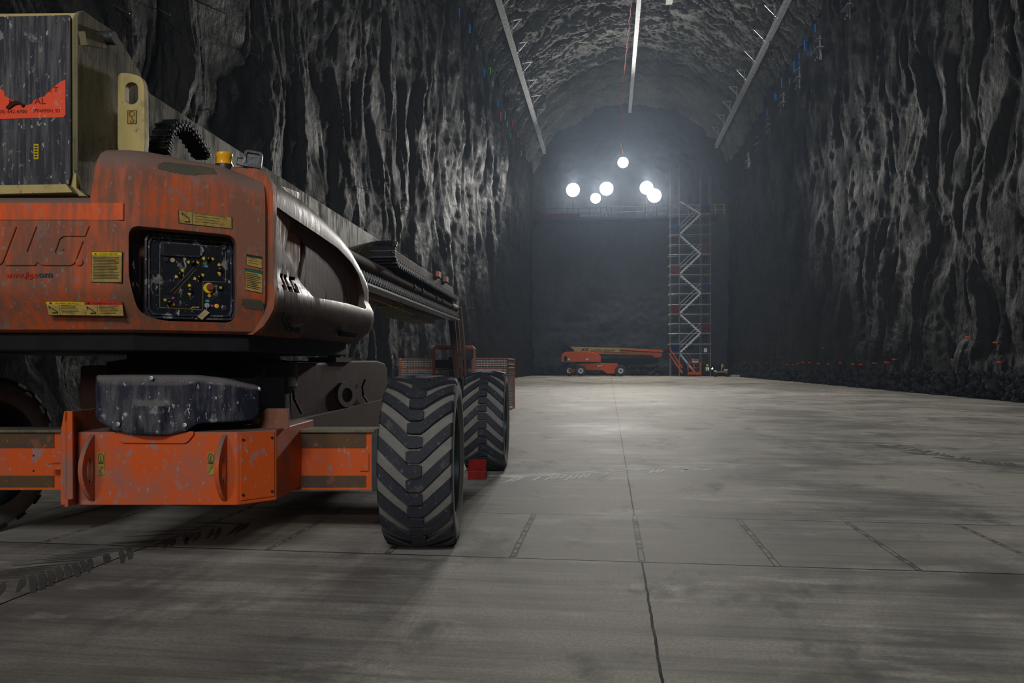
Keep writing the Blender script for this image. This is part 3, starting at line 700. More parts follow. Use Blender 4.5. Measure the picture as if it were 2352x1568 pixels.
def slab(plane, pts, off, th, m=0, mb=None, mside=None):      # front face at off, thickness th behind it
    mb = mb or MB(); return mb.prism(pp(plane, pts, off), -plane.n*th, m, mside)
def boolean(name, base, cutters, mats, parent, label=None, bevel=0):
    o = part(name, base, mats, parent)
    bm = bmesh.new(); bm.from_mesh(o.data); bmesh.ops.remove_doubles(bm, verts=bm.verts, dist=1e-5); bmesh.ops.recalc_face_normals(bm, faces=bm.faces); bm.to_mesh(o.data); bm.free()
    tmp = []
    for c in cutters:
        co = part('cut', c, mats, parent); tmp.append(co)
        md = o.modifiers.new('b', 'BOOLEAN'); md.object = co; md.operation = 'DIFFERENCE'; md.solver = 'EXACT'
    dg = bpy.context.evaluated_depsgraph_get(); dg.update(); me = bpy.data.meshes.new_from_object(o.evaluated_get(dg))
    o.modifiers.clear(); old = o.data; o.data = me; bpy.data.meshes.remove(old); me.name = name
    for c in tmp: m = c.data; bpy.data.objects.remove(c); bpy.data.meshes.remove(m)
    me.polygons.foreach_set('use_smooth', [True]*len(me.polygons)); me.set_sharp_from_angle(angle=math.radians(32)); me.update()
    if bevel:
        b = o.modifiers.new('bevel', 'BEVEL'); b.width = bevel; b.segments = 3; b.limit_method = 'ANGLE'; b.angle_limit = math.radians(50)
    if label: o['label'] = label
    return o
def loft(path, low, rnd, nmid=8):
    # path: (x, d, inward nx, nd, top z, qx, qd); low: (z, inset) rows; rnd: (below top, inset) rows
    rings = []
    for x, d, nx, nd, top, qx, qd in path:
        r = [W(qx, qd, low[0][0])]
        for z, i in low: r.append(W(x+nx*i, d+nd*i, min(z, top-.2)))
        z0 = low[-1][0]; z1 = top-rnd[0][0]; i0, i1 = low[-1][1], rnd[0][1]
        for k in range(1, nmid): r.append(W(x+nx*(i0+(i1-i0)*k/nmid), d+nd*(i0+(i1-i0)*k/nmid), z0+(z1-z0)*k/nmid))
        for b, i in rnd: r.append(W(x+nx*i, d+nd*i, top-b))
        r.append(W(qx, qd, top+.03)); rings.append(r)
    mb = MB(); mb.grid(rings, 0, True); n = len(rings[0]); L = len(mb.v)
    mb.f.append(tuple(range(n))); mb.mi.append(0); mb.f.append(tuple(L-1-i for i in range(n))); mb.mi.append(0)
    return mb
def sstep(t): t = max(0, min(1, t)); return t*t*(3-2*t)
# plan path of the end cover: flat logo face, rounded corner, control face turned away
cp = []
for x in [-3.95, -3.9, -3.6, -3.2, -2.8, -2.5]+list(np.linspace(-2.30, -2.10, 34)): cp.append((float(x), 4.0, 0.0))
for k in range(9):
    t = k/8; a, p, b = Vector((-2.10, 4.0)), Vector((-2.01, 4.0)), Vector((-2.01+.891*.09, 4.0+.454*.09)); q = a*(1-t)**2+p*2*t*(1-t)+b*t*t; cp.append((q.x, q.y, t))
for k in range(1, 15):
    s = .09+(.70-.09)*k/14; cp.append((-2.01+.891*s, 4.0+.454*s, 1.0))
path = []
for i, (x, d, t) in enumerate(cp):
    n = Vector((0, 1)).lerp(Vector((-.454, .891)), t).normalized()
    if x < -3.93: x = -3.95; 
    top = 2.115+(2.372-2.115)*sstep((x+2.222)/.05)-.025*sstep((x+1.95)/.3)-.055*sstep((x+1.65)/.25)
    path.append((x, d, n.x, n.y, top, x*.98-.02, 5.0))
LOW = [(1.375, .13), (1.39, .105), (1.43, .085), (1.50, .045), (1.56, .012), (1.60, 0)]
RND = [(.17, 0), (.13, .008), (.09, .028), (.05, .062), (.022, .11), (.005, .18)]
cover = loft(path, LOW, RND, 10)
# recess for the ground control panel
cut = MB(); rec = rpoly([(296, 517), (543, 541), (545, 740), (372, 735), (318, 716), (296, 640)], 26, 6)
cut.prism(pp(PB, rec, .30), -PB.n*.46)
cov = boolean('end_cover', cover, [cut], 'orange', lift, bevel=.006)
# embossed maker's letters on the flat face
mb = MB()
Jp = [(2, 520), (40, 520), (8, 603), (0, 610), (-60, 610), (-60, 584), (-24, 584)]
Lp = [(49, 519), (86, 519), (63, 580), (96, 580), (84, 610), (12, 610)]
Gp = [(112, 524), (126, 517), (207, 518), (197, 543), (148, 543), (139, 549), (128, 580), (131, 584), (147, 584), (151, 574), (141, 574), (149, 553), (193, 553), (173, 605), (165, 610), (98, 610), (86, 602), (86, 590)]
for P_l in (Jp, Lp, Gp): slab(PA, rpoly(P_l, 3, 2), .009, .02, 0, mb)
slab(PA, [(183+9*math.cos(a), 602+9*math.sin(a)) for a in [k*.3927 for k in range(16)]], .009, .02, 0, mb)
part('raised_lettering', mb, 'orange', cov, False, .004)
mb = MB(); a = PA.at(14, 637, .003); b = PA.at(88, 637, .003); mb.text('www.jlg.c', a, b-a, UP, .038, .002, 0, 0, .0012, width=(b-a).length); part('web_lettering', mb, plain('faded_red_print', (.45, .04, .015), .5), cov)
mb = MB(); a = PA.at(89, 636, .003); b = PA.at(122, 636, .003); mb.text('om', a, b-a, UP, .038, .002, 0, 0, .0018, width=(b-a).length); part('web_lettering', mb, plain('worn_dark_print', (.05, .055, .06), .5), cov)
mb = MB(); slab(PA, [(-200, 466), (190, 466), (284, 466), (284, 505), (-200, 505)], .0025, .004, 0, mb); part('stripe_decal', mb, paint('worn_orange_band', (.66, .085, .008), (.26, .09, .055), .5, (.25, .20, .18), .8, .4), cov)
# printed warning plates
def decal(name, plane, quad, off, head=None, hm=1, lines=6, title=None, pict=False, parent=cov, mats=('yellow_old', 'decal_ink', 'decal_red', 'decal_green', 'yellow'), base=0, split=.32):
    P = [plane.at(u, v, off) for u, v in quad]; n = (P[1]-P[0]).cross(P[3]-P[0]).normalized()
    if n.dot(plane.n) < 0: n = -n
    def q(s, t): return (P[0]*(1-s)+P[1]*s)*(1-t)+(P[3]*(1-s)+P[2]*s)*t
    mb = MB(); t = .0025
    def rect(s0, t0, s1, t1, m, h): mb.prism([q(s0, t0)+n*h, q(s1, t0)+n*h, q(s1, t1)+n*h, q(s0, t1)+n*h], -n*(h+.004), m)
    rect(-.015, -.02, 1.015, 1.02, 1, t*.6); rect(0, 0, 1, 1, base, t)
    y = .05
    if head:
        rect(0, 0, 1, head, hm, t*1.3); y = head+.06
        if title:
            o = q(.22, head*.86)+n*t*1.4; r = q(.85, head*.86)-q(.22, head*.86); hh = (q(0, head*.8)-q(0, 0)).length
            mb.text(title, o, r, -(q(0, 1)-q(0, 0)), hh, .001, 1 if hm != 1 else 0, width=r.length)
            a = q(.12, .05*head+.02)+n*t*1.6; b = q(.17, head*.85)+n*t*1.6; c = q(.07, head*.85)+n*t*1.6; mb.prism([a, b, c], -n*.001, 1)
    x0 = .06
    if pict:
        x0 = split+.05; rect(split, head or 0, split+.008, 1, 1, t*1.3)
        a, b, c, d = q(.05, y+.08), q(split-.06, y+.5), q(.12, .86), q(split-.05, .86)
        for e, f in ((a, b), (b, d), (c, d), (a, a*.7+b*.3+(b-a).cross(n)*.2)): mb.bar(e+n*t*1.2, f+n*t*1.2, .004, .002, 1, up=n)
        rect(split*.4, .80, split-.05, .90, 1, t*1.3)
    random.seed(len(name)+lines)
    for k in range(lines):
        yy = y+(.93-y)*k/max(1, lines); w = .94-random.random()*.25; hh = min(.035, (.93-y)/lines*.4)
        rect(x0, yy, w, yy+hh, 1, t*1.3)
    return part(name, mb, [M[m] for m in mats], parent)
decal('warning_decal', PA, [(213, 579), (281, 580), (280, 648), (211, 647)], .003, .10, 4, 15, 'WARNING')
decal('warning_decal', CPlane(-2.6, 4.035, 1, 0), [(107, 692), (196, 694), (198, 724), (113, 723)], .004, .22, 4, 6, 'WARNING', True)
decal('danger_decal', CPlane(-2.5, 4.035, 1, 0), [(194, 693), (282, 694), (285, 725), (200, 724)], .004, .22, 2, 6, 'DANGER', True)
decal('instruction_decal', PB, [(411, 484), (531, 499), (532, 525), (412, 512)], .003, None, 1, 4, None, True, split=.24)
decal('instruction_decal', PB, [(566, 584), (601, 590), (601, 616), (567, 609)], .003, .2, 1, 3)
decal('instruction_decal', PB, [(563, 616), (602, 623), (602, 673), (564, 665)], .003, .14, 3, 9)
def ray_outline(c, poly, n):
    out = []; P = [Vector(p) for p in poly]; c = Vector(c)
    for k in range(n):
        a = 2*math.pi*k/n; d = Vector((math.cos(a), math.sin(a))); best = 0
        for i in range(len(P)):
            p, q = P[i], P[(i+1) % len(P)]; e = q-p; den = d.x*e.y-d.y*e.x
            if abs(den) < 1e-9: continue
            t = ((p-c).x*e.y-(p-c).y*e.x)/den; s = ((p-c).x*d.y-(p-c).y*d.x)/den
            if t > 0 and -1e-6 <= s <= 1+1e-6: best = max(best, t)
        out.append(tuple(c+d*best))
    return out
from mathutils.bvhtree import BVHTree
def scuff(pts, m, parent, n=26, name='scuff_mark', ragged=4):      # a thin film that follows the body it lies on
    dg = bpy.context.evaluated_depsgraph_get(); bv = BVHTree.FromObject(parent, dg); o = Vector((0, 0, H)); base = root_of(parent).location
    us = [p[0] for p in pts]; vs_ = [p[1] for p in pts]; mb = MB(); cu, cv = sum(us)/len(us), sum(vs_)/len(vs_)
    out = ray_outline((cu, cv), rpoly(pts, 10, 4), 40); rows = []
    for k in range(7):
        r = []
        for i, (u, v) in enumerate(out):
            f = k/6*(1+.10*math.sin(i*2.3+k)*(k > 4)); uu, vv = cu+(u-cu)*f, cv+(v-cv)*f; q = (uu-CX)/F
            d = Vector((q*CT-ST, q*ST+CT, (HOR-vv)/F)).normalized(); hit = bv.ray_cast(o-base, d)
            if hit[0] is None: return None
            nn = hit[1] if hit[1].dot(d) < 0 else -hit[1]; r.append(hit[0]+base+nn*.0025)
        rows.append(r)
    mb.grid(rows, 0, True); return part(name, mb, m, parent, True)
scf = paint('scuffed_primer', (.075, .07, .05), (.16, .085, .04), .35, (.05, .05, .045), .9, .5, (1.5, 1.5, 6), 3.0, False)
for pts in ([(352, 378), (372, 372), (430, 378), (500, 388), (490, 402), (430, 402), (375, 392)], [(535, 398), (570, 402), (584, 416), (578, 428), (552, 420)], [(554, 684), (606, 690), (612, 714), (556, 706)]):
    scuff(pts, scf, cov)
# ---- ground control panel
PB8 = Plane(WD(-2.01, 4.0)-Vector((PB.n.x, PB.n.y))*.115, WD(.891, .454))
def c5(x, y): return (290+x/5.6, 500+y/5.6)
panel_pts = rpoly([c5(235, 200), c5(1395, 285), c5(1400, 1325), c5(270, 1290), c5(235, 1200)], 12, 5)
mb = slab(PB8, panel_pts, .012, .05); panel = part('control_panel', mb, 'panel_black', lift, False, .008)
cc = c5(820, 760)
for a, b, h in ((1.0, .955, .030), (.925, .885, .022)):
    ou = ray_outline(cc, [(cc[0]+(x-cc[0])*a, cc[1]+(y-cc[1])*a) for x, y in panel_pts], 64); inn = ray_outline(cc, [(cc[0]+(x-cc[0])*b, cc[1]+(y-cc[1])*b) for x, y in panel_pts], 64)
    mb = MB(); mb.ring(pp(PB8, ou, h), pp(PB8, inn, h), -PB.n*.03); part('bezel', mb, 'black_guard', panel, True)
mb = MB(); slab(PB8, rpoly([c5(430, 310), c5(960, 350), c5(1010, 430), c5(950, 520), c5(430, 490)], 9, 5), .024, .02, 0, mb); part('display_housing', mb, 'black_guard', panel, False, .003)
mb = MB(); slab(PB8, [c5(485, 335), c5(945, 365), c5(945, 490), c5(485, 470)], .0255, .004, 0, mb); part('display', mb, 'black', panel)
mb = MB()
for a, b in (((430, 340), (430, 1155)), ((430, 1155), (980, 1185)), ((985, 822), (980, 1185)), ((985, 820), (1275, 830)), ((1275, 440), (1275, 830)), ((640, 335), (1200, 375))):
    mb.bar(PB8.at(*c5(*a), .0135), PB8.at(*c5(*b), .0135), .0018, .002, 0, up=PB.n)
for a, b in (((560, 960), (870, 640)), ((610, 980), (900, 660))): mb.bar(PB8.at(*c5(*a), .0135), PB8.at(*c5(*b), .0135), .0014, .002, 0, up=PB.n)
part('panel_lines', mb, 'yellow_old', panel)
sel = [((855, 575), 0), ((1050, 530), 0), ((1190, 660), 90), ((680, 720), 48), ((930, 762), 28), ((810, 925), 90), ((550, 1085), -28)]
px = 5.6; sc5 = (PB8.at(400, 600)-PB8.at(401, 600)).length
for (x, y), ang in sel:
    o = PB8.at(*c5(x, y), .012); r = PB.d if PB.d.dot(FRONT) > 0 else -PB.d; a = math.radians(ang)
    mb = MB(); mb.lathe([(.0165, 0), (.016, .006), (.012, .010), (.012, .014), (.001, .014)], o, PB.n, 20); k = part('selector_knob', mb, 'black', panel, True)
    mb = MB(); d1 = (r*math.cos(a+.9)+UP*math.sin(a+.9)); mb.box(o+PB.n*.018, d1*.014, PB.n*.008, d1.cross(PB.n)*.0045); mb2 = part('selector_handle', mb, 'black', panel)
    mb = MB()
    for s in (1, -1):
        dd_ = (r*math.cos(a)+UP*math.sin(a))*s; w = dd_.cross(PB.n); b = o+dd_*.014+PB.n*.0015
        mb.prism([b-w*.005, b+dd_*.006-w*.005, b+dd_*.006-w*.011, b+dd_*.020, b+dd_*.006+w*.011, b+dd_*.006+w*.005, b+w*.005], -PB.n*.003)
    mb.box(o+PB.n*.0265, r*.0035, PB.n*.0005, UP*.002); part('arrow_mark', mb, 'yellow', panel)
def disc(x, y, rad, h, m, name, off=.012):
    mb = MB(); mb.lathe([(rad, 0), (rad, h*.8), (rad*.85, h), (.001, h)], PB8.at(*c5(x, y), off), PB.n, 24); return part(name, mb, m, panel, True)
disc(1060, 905, .029, .004, 'yellow', 'stop_ring'); disc(1075, 898, .019, .03, plain('dull_red_button', (.22, .05, .045), .5), 'stop_button')
disc(510, 545, .012, .01, 'black_guard', 'push_button'); disc(595, 550, .012, .008, 'tan', 'push_button'); disc(1205, 905, .014, .012, 'black', 'toggle'); disc(1065, 1005, .009, .003, plain('pale_orange_lamp', (.6, .22, .06), .5), 'indicator')
disc(1160, 1137, .012, .005, 'amber', 'indicator'); disc(1035, 1130, .015, .014, 'steel', 'key_switch'); disc(1250, 385, .015, .008, 'black_guard', 'screw_cap'); disc(1255, 1165, .015, .006, 'black_guard', 'screw_cap')
for (x, y), m in (((1025, 628), 'cyan'), ((1040, 1070), 'cyan'), ((600, 1032), 'grip'), ((1100, 1132), 'grip'), ((1208, 902), 'yellow')):
    w_ = 24 if m == 'cyan' else 16; mb = slab(PB8, [c5(x-w_, y-14), c5(x+w_, y-12), c5(x+w_, y+14), c5(x-w_, y+12)], .0135 if y != 902 else .026, .002); part('panel_symbol', mb, m, panel)
mb = MB(); a = PB8.at(*c5(835, 1160), .0165); b = PB8.at(*c5(955, 1164), .0165); mb.text('JLG', a, b-a, UP, .0095, .001, 0, .35, .0012, width=(b-a).length); part('panel_lettering', mb, 'yellow_old', panel)
mb = slab(PB8, [c5(905, 1275), c5(1000, 1185), c5(1062, 1225), c5(965, 1318)], .045, .002); kt = part('key_tag', mb, 'tan', panel)
mb = MB(); mb.tube([PB8.at(*c5(1035, 1130), .03), PB8.at(*c5(1020, 1200), .045)], .002, 5); part('key', mb, 'steel', panel)
mb = slab(Plane(PB.at(309, 600, -.06).to_2d(), WD(.25, 1)), [(304, 556), (318, 561), (318, 697), (304, 689)], .004, .004); part('side_decal', mb, 'panel_black', lift)
# ---- long side hood
hp = []
for d in np.linspace(4.405, 6.40, 40):
    x = -1.386+.0873*(d-4.31); hp.append((x, d, -1.0, .087))
xe = hp[-1][0]
for k in range(1, 9):
    a = k/8*1.45; r = .24; hp.append((xe-r+r*math.cos(a)+.004*k, 6.40+r*math.sin(a), -math.cos(a), -math.sin(a)))
hp.append((xe-.6, 6.66, -.05, -1.0))
def htop(d): return float(np.interp(d, [4.3, 4.6, 5.0, 5.35, 5.7, 6.0, 6.25, 6.45, 6.7], [2.325, 2.335, 2.32, 2.285, 2.235, 2.165, 2.07, 1.97, 1.90]))
path = [(x, d, nx, nd, htop(d), min(x, xe)-.62 if d < 6.41 else xe-.62, min(d, 6.3)) for x, d, nx, nd in hp]
LOWH = [(1.375, .16), (1.385, .10), (1.42, .06), (1.47, .0), (1.52, -.028), (1.58, -.042), (1.64, -.04), (1.68, -.022), (1.72, 0)]
RNDH = [(.15, 0), (.11, .008), (.07, .028), (.04, .058), (.015, .11), (0, .18)]
hood_mb = loft(path, LOWH, RNDH, 8)
def c3(x, y): return (480+x/2.903, 320+y/2.903)
rc = rpoly([c3(*p) for p in ((440, 440), (418, 510), (440, 600), (520, 770), (600, 930), (655, 1055), (780, 1072), (900, 1095), (1025, 1135), (1040, 1040), (1000, 905), (950, 820), (860, 725), (760, 655), (640, 575), (540, 510))], 8, 4)
cut1 = MB(); cut1.prism(pp(PH_, rc, .10), -PH_.n*.145)
vt = rpoly([c3(*p) for p in ((487, 650), (530, 625), (580, 612), (640, 635), (685, 700), (690, 765), (668, 850), (650, 960), (625, 955), (570, 820), (510, 720))], 6, 4)
cut2 = MB(); cut2.prism(pp(PH_, vt, .05), -PH_.n*.25)
def c7(x, y): return (600+x/7.84, 620+y/7.84)
lets = [[(345, 55), (392, 72), (358, 372), (275, 362), (278, 262), (318, 262)], [(405, 75), (462, 92), (432, 292), (478, 300), (466, 402), (372, 388)],
        [(500, 110), (612, 130), (603, 190), (540, 182), (520, 330), (535, 335), (548, 240), (600, 248), (588, 420), (482, 404)]]
cuts = [cut1, cut2]
for l in lets: c = MB(); c.prism(pp(PH_, [c7(*p) for p in l], .05), -PH_.n*.13); cuts.append(c)
hood = boolean('side_hood', hood_mb, cuts, 'hood', lift, 'engine hood caked in brown grime', bevel=.005)
mb = MB(); slab(PH_, [(x, y) for x, y in ((630, 480), (850, 600), (850, 770), (610, 700))], -.17, .01, 0, mb); part('vent_shade_sheet', mb, 'black', hood)  # black sheet added behind the vent so its opening goes dark
mb = MB(); a = PH_.at(631, 752, .02); b = PH_.at(664, 752, .02); mb.text('Go', PH_.at(634, 745, .022), BD, UP, .13, .002, 0, .5, .001, width=.16); mb.text('POWER', PH_.at(645, 761, .018), BD, UP, .05, .002, 0, .35, .002, width=.26); part('side_lettering', mb, plain('dark_green_print', (.012, .022, .016), 1.0), hood)
mb = MB(); mb.tube([PH_.at(786, 765, -.02), PH_.at(800, 768, .05)], .022, 10); part('hood_latch', mb, 'black', hood)
mb = MB(); mb.bar(PH_.at(806, 610, -.034), PH_.at(813, 706, -.034), .008, .004, 0, up=BN); part('hood_seam', mb, 'decal_ink', hood)
# orange flange between cover and hood
fp = [(-1.372+.0873*(d-4.31), d, -.95, .3, htop(d)+.008, -2.0, d+.1) for d in (4.355, 4.365, 4.39, 4.41)]
fm = loft(fp, [(1.375, .12), (1.42, .05), (1.47, .01), (1.52, -.02), (1.6, -.03), (1.66, -.022), (1.72, -.015)], [(.15, -.015), (.11, -.008), (.07, .012), (.04, .042), (.015, .09), (0, .16)], 8); part('hood_flange', fm, 'orange', lift, True)
# ---- beacon and work light
c = W(-1.656, 4.42, 2.345); mb = MB(); mb.lathe([(.046, 0), (.046, .012), (.042, .014), (.043, .045), (.046, .05), (.046, .068), (.04, .075), (.001, .078)], c, UP, 28); b_ = part('beacon', mb, 'amber', lift, True, 0, 'amber flashing beacon'); mb = MB(); mb.lathe([(.05, -.03), (.05, .006), (.001, .006)], c, UP, 28); part('beacon_base', mb, 'steel_dark', b_, True)
c = W(-1.483, 4.40, 2.375); nn = (WD(.25, -1).normalized()).to_3d(); rr_ = nn.cross(UP).normalized()*-1; up2 = (UP+rr_*.12).normalized(); rr2 = up2.cross(nn)
def rr_poly(c, r, u, w, h, rad, n=4):
    pts = rpoly([(-w, -h), (w, -h), (w, h), (-w, h)], rad, n); return [c+r*x+u*y for x, y in pts]
mb = MB(); mb.ring(rr_poly(c+nn*.02, rr2, up2, .05, .047, .02), rr_poly(c+nn*.02, rr2, up2, .037, .034, .012), -nn*.03); mb.prism(rr_poly(c-nn*.005, rr2, up2, .047, .044, .018), -nn*.04); wl = part('work_light', mb, 'black_guard', lift, True)
mb = MB(); mb.prism(rr_poly(c+nn*.008, rr2, up2, .038, .035, .012), -nn*.004); part('lens', mb, 'lens', wl)
mb = MB(); mb.tube([c-rr2*.05, c-rr2*.085-UP*.005, c-rr2*.09-UP*.04, c-rr2*.04-UP*.05], .004, 6); mb.tube([c-UP*.05-nn*.02, c-UP*.09-nn*.02], .01, 8); part('bracket', mb, 'steel_dark', wl)
# ---- boom
side = [PBM.at(u, v) for u, v in ((178, 390), (178, 40), (183, 27), (193, 25), (208, 36), (262, 72), (287, 108), (306, 141), (320, 163), (330, 186), (345, 215), (420, 263), (640, 404), (871, 551))]
side += [bp(10.3, 2.585), bp(8, 2.52), bp(6, 2.42), bp(4.9, 2.1), PBM.at(197, 447)]
mb = MB(); mb.prism(side, -BN*.026); tail = part('boom_side_plate', mb, 'beige', lift, False, .004)
mb = MB(); mb.prism([p-BN*.78 for p in side[:11]]+[bp(4.9, 2.9, -.78), bp(4.9, 2.1, -.78), side[-1]-BN*.78], -BN*.026); part('boom_side_plate', mb, 'beige', lift, False, .004)
top = [PBM.at(345, 215, -.03), PBM.at(420, 263, -.03), PBM.at(871, 551, -.03), bp(10.29, 2.585, -.03), bp(6, 2.42, -.03), bp(4.9, 2.3, -.03)]
mb = MB(); mb.prism(top, -BN*.5); boom = part('base_boom', mb, 'beige', lift, False, .006)
mb = MB(); pts = rpoly([(818, 590), (835, 562), (850, 568), (856, 592), (846, 606), (822, 598)], 5, 3); slab(PBM, pts, .003, .004, 0, mb); part('worn_patch', mb, plain('worn_paint_patch', (.12, .10, .06), .6), boom)
mb = MB(); mb.tube([PBM.at(230, 88, -.03), PBM.at(230, 88, .07)], .038, 24); mb.lathe([(.038, 0), (.04, .02), (.034, .03), (.001, .03)], PBM.at(230, 88, .06), BN, 24); part('pivot_pin', mb, 'steel_dark', lift, True)
mb = MB(); mb.bar(PBM.at(182, 88, .02), PBM.at(228, 97, .02), .04, .07, 0); part('pin_keeper', mb, 'beige', tail)
mb = MB(); slab(PT, [(-220, 30), (172, 27), (172, 430), (195, 449), (-220, 458)], -.012, .03, 0, mb); part('tail_frame', mb, 'cream', lift, False, .004)
mb = MB(); slab(PT, rpoly([(-200, 45), (164, 36), (165, 402), (160, 427), (-200, 431)], 5, 3), .012, .012, 0, mb); board = part('tail_cover', mb, 'black_board', lift, False, .003, 'black plastic board with a torn orange sticker')
mb = MB(); slab(PT, [(-200, 433), (164, 428), (178, 446), (-200, 455)], .05, .06, 0, mb); part('tail_lip', mb, 'cream', lift)
tear = [(-60, 206), (0, 206), (7, 207), (14, 213), (15, 222), (28, 230), (40, 236), (52, 240), (60, 245), (78, 240), (80, 234), (88, 229), (106, 223), (112, 216), (117, 212), (124, 205), (132, 198), (141, 191), (148, 187), (154, 186), (154, 265), (150, 271), (-60, 277)]
mb = slab(PT, tear, .0145, .002); st = part('torn_sticker', mb, 'sticker', board)
mb = MB(); Rg = FRONT
inkr = plain('dark_red_print', (.16, .02, .012), .5)
for b_, u, v, h, w in (('AL', 83, 241, .048, .062), ('T', 127, 214, .042, None), ('N', 117, 214, .016, None), ('R', 24, 241, .034, None), ('(605) 642-4700', -8, 262, .026, .172), ('SPEARFISH, SD', 79, 260, .025, .148)):
    mb = MB(); mb.text(b_, PT.at(u, v, .015), Rg, UP, h, .001, 0, 0, .0004, width=w); part('sticker_lettering', mb, inkr, st)
mb = MB(); slab(PT, [(19, 250), (31, 237), (44, 234), (54, 238), (62, 244), (58, 249), (50, 241), (40, 243), (25, 254)], .024, .006, 0, mb); part('peeled_flap', mb, plain('dark_torn_backing', (.05, .012, .008), .7), st)
mb = MB(); slab(PT, [(81, 332), (92, 332), (92, 367), (81, 367)], .0145, .002, 0, mb)
for k in range(5): slab(PT, [(83, 336+6*k), (90, 336+6*k), (90, 339+6*k), (83, 339+6*k)], .0155, .001, 1, mb)
part('small_decal', mb, ['yellow', 'decal_ink'], board)
for u, v in ((5, 58), (132, 53)):
    mb = MB(); mb.lathe([(.007, 0), (.006, .004), (.001, .005)], PT.at(u, v, .012), -DEEP, 12); part('rivet', mb, 'steel_dark', board, True)
# lifting lug post
PL_ = CPlane(-2.3, 4.5, 1, 0)
outl = rpoly([(270, 166), (300, 168), (326, 176), (332, 200), (333, 372), (270, 372)], 14, 5); hc = (302, 214)
ou = ray_outline(hc, outl, 72); inn = [(hc[0]+14.5*math.cos(2*math.pi*k/72), hc[1]+(12 if math.sin(2*math.pi*k/72) > 0 else -12)*(1 if abs(math.sin(2*math.pi*k/72)) > .05 else 0)+13*math.sin(2*math.pi*k/72)) for k in range(72)]
mb = MB(); mb.ring(pp(PL_, ou, 0), pp(PL_, inn, 0), DEEP*.05); lug = part('lifting_post', mb, 'cream', lift, False, .003, 'cream post with an oval lifting hole')
mb = MB(); slab(PL_, [(293, 253), (314, 253), (314, 285), (293, 285)], .002, .003, 1, mb); slab(PL_, [(294.5, 254.5), (312.5, 254.5), (312.5, 283.5), (294.5, 283.5)], .003, .003, 0, mb)
o = PL_.at(303.5, 262, .004); mb.ring([o+(FRONT*math.cos(a)+UP*math.sin(a))*.017 for a in [k*.3927 for k in range(16)]], [o+(FRONT*math.cos(a)+UP*math.sin(a))*.014 for a in [k*.3927 for k in range(16)]], DEEP*.001, 1)
mb.tube([PL_.at(303.5, 268, .004), PL_.at(303.5, 273, .004), PL_.at(308, 276, .004), PL_.at(307, 280, .004), PL_.at(302, 281, .004), PL_.at(299, 278, .004)], .002, 5, 1); part('hook_decal', mb, ['yellow_old', 'decal_ink'], lug)
# cable carriers: chains of small links
def chain(name, pts, w, h, n, parent=lift, up=UP, sidev=BN):
    mb = MB(); P = [Vector(p) for p in pts]; L = [0]
    for i in range(1, len(P)): L.append(L[-1]+(P[i]-P[i-1]).length)
    for k in range(n):
        s = L[-1]*(k+.5)/n; i = max(j for j in range(len(L)) if L[j] <= s); i = min(i, len(P)-2); f = (s-L[i])/(L[i+1]-L[i]); c = P[i].lerp(P[i+1], f); d = (P[i+1]-P[i]).normalized(); q = sidev.cross(d).normalized(); l = L[-1]/n
        mb.box(c, d*l*.5, sidev*w*.36, q*h*.46); mb.box(c+d*l*.1, d*l*.30, sidev*w*.5, q*h*.30); mb.box(c-d*l*.35, d*l*.06, sidev*w*.52, q*h*.5, 1)
        mb.box(c+d*l*.1+sidev*w*.5, d*l*.16, sidev*.006, q*h*.12, 1)
    return part(name, mb, ['black', 'steel_dark'], parent)
chain('cable_chain', [PBM.at(*p, .10) for p in ((330, 350), (336, 325), (344, 300), (362, 288), (384, 292), (402, 312), (418, 335), (434, 360))], .12, .07, 16)
mb = MB(); mb.tube([PBM.at(342, 287, .05), PBM.at(372, 287, .05)], .012, 8); part('hose', mb, 'steel', lift)
chain('cable_chain', [bp(10.15, 2.52, .16), bp(10.0, 2.60, .16), bp(10.0, 2.74, .16), bp(10.15, 2.80, .16)], .34, .09, 6)
chain('cable_chain', [bp(10.2, 2.55, .2), bp(15.4, 2.52, .2)], .2, .10, 44)
mb = MB(); mb.prism([bp(10.6, 2.84, .1), bp(15.95, 2.80, .1), bp(16.1, 2.70, .1), bp(16.1, 2.58, .1), bp(10.6, 2.60, .1)], -BN*.42); fly = part('fly_boom', mb, 'rust', lift, False, .01)
mb = MB(); mb.prism([bp(15.9, 2.62, .18), bp(16.25, 2.60, .18), bp(16.2, 2.3, .18), bp(15.95, 2.25, .18)], -BN*.5); part('boom_nose', mb, 'rust', fly)
for d in (14.2, 15.0):
    mb = MB(); mb.box(bp(d, 2.87, .12), BD*.12, BN*.03, UP*.05); part('hose_clamp', mb, 'orange', fly)
mb = MB(); mb.tube([bp(6.5, 2.40, .16), bp(15.8, 2.36, .16)], .085, 14); tube_ = part('boom_tube', mb, 'rust', lift, True)
for d in (11.6, 12.2, 13.4, 14.0, 15.1):
    mb = MB(); mb.lathe([(.092, -.04), (.1, -.03), (.1, .03), (.092, .04)], bp(d, 2.37, .16), BD, 14); mb.box(bp(d, 2.47, .16), BD*.03, BN*.05, UP*.04); part('tube_clamp', mb, 'rust', tube_)
chain('cable_chain', [bp(6.2, 2.22, .2), bp(15.5, 2.20, .2)], .14, .12, 80)
mb = MB(); mb.box((bp(6.2, 2.135, .2)+bp(15.6, 2.115, .2))/2, (bp(15.6, 2.115, 0)-bp(6.2, 2.135, 0))/2, BN*.1, UP*.012); part('carrier_tray', mb, 'steel', lift)
mb = MB(); mb.prism([bp(6.2, 2.40, .02), bp(15.6, 2.36, .02), bp(15.5, 2.12, .02), bp(6.2, 2.12, .02)], -BN*.42); part('mid_boom', mb, 'rust', lift)
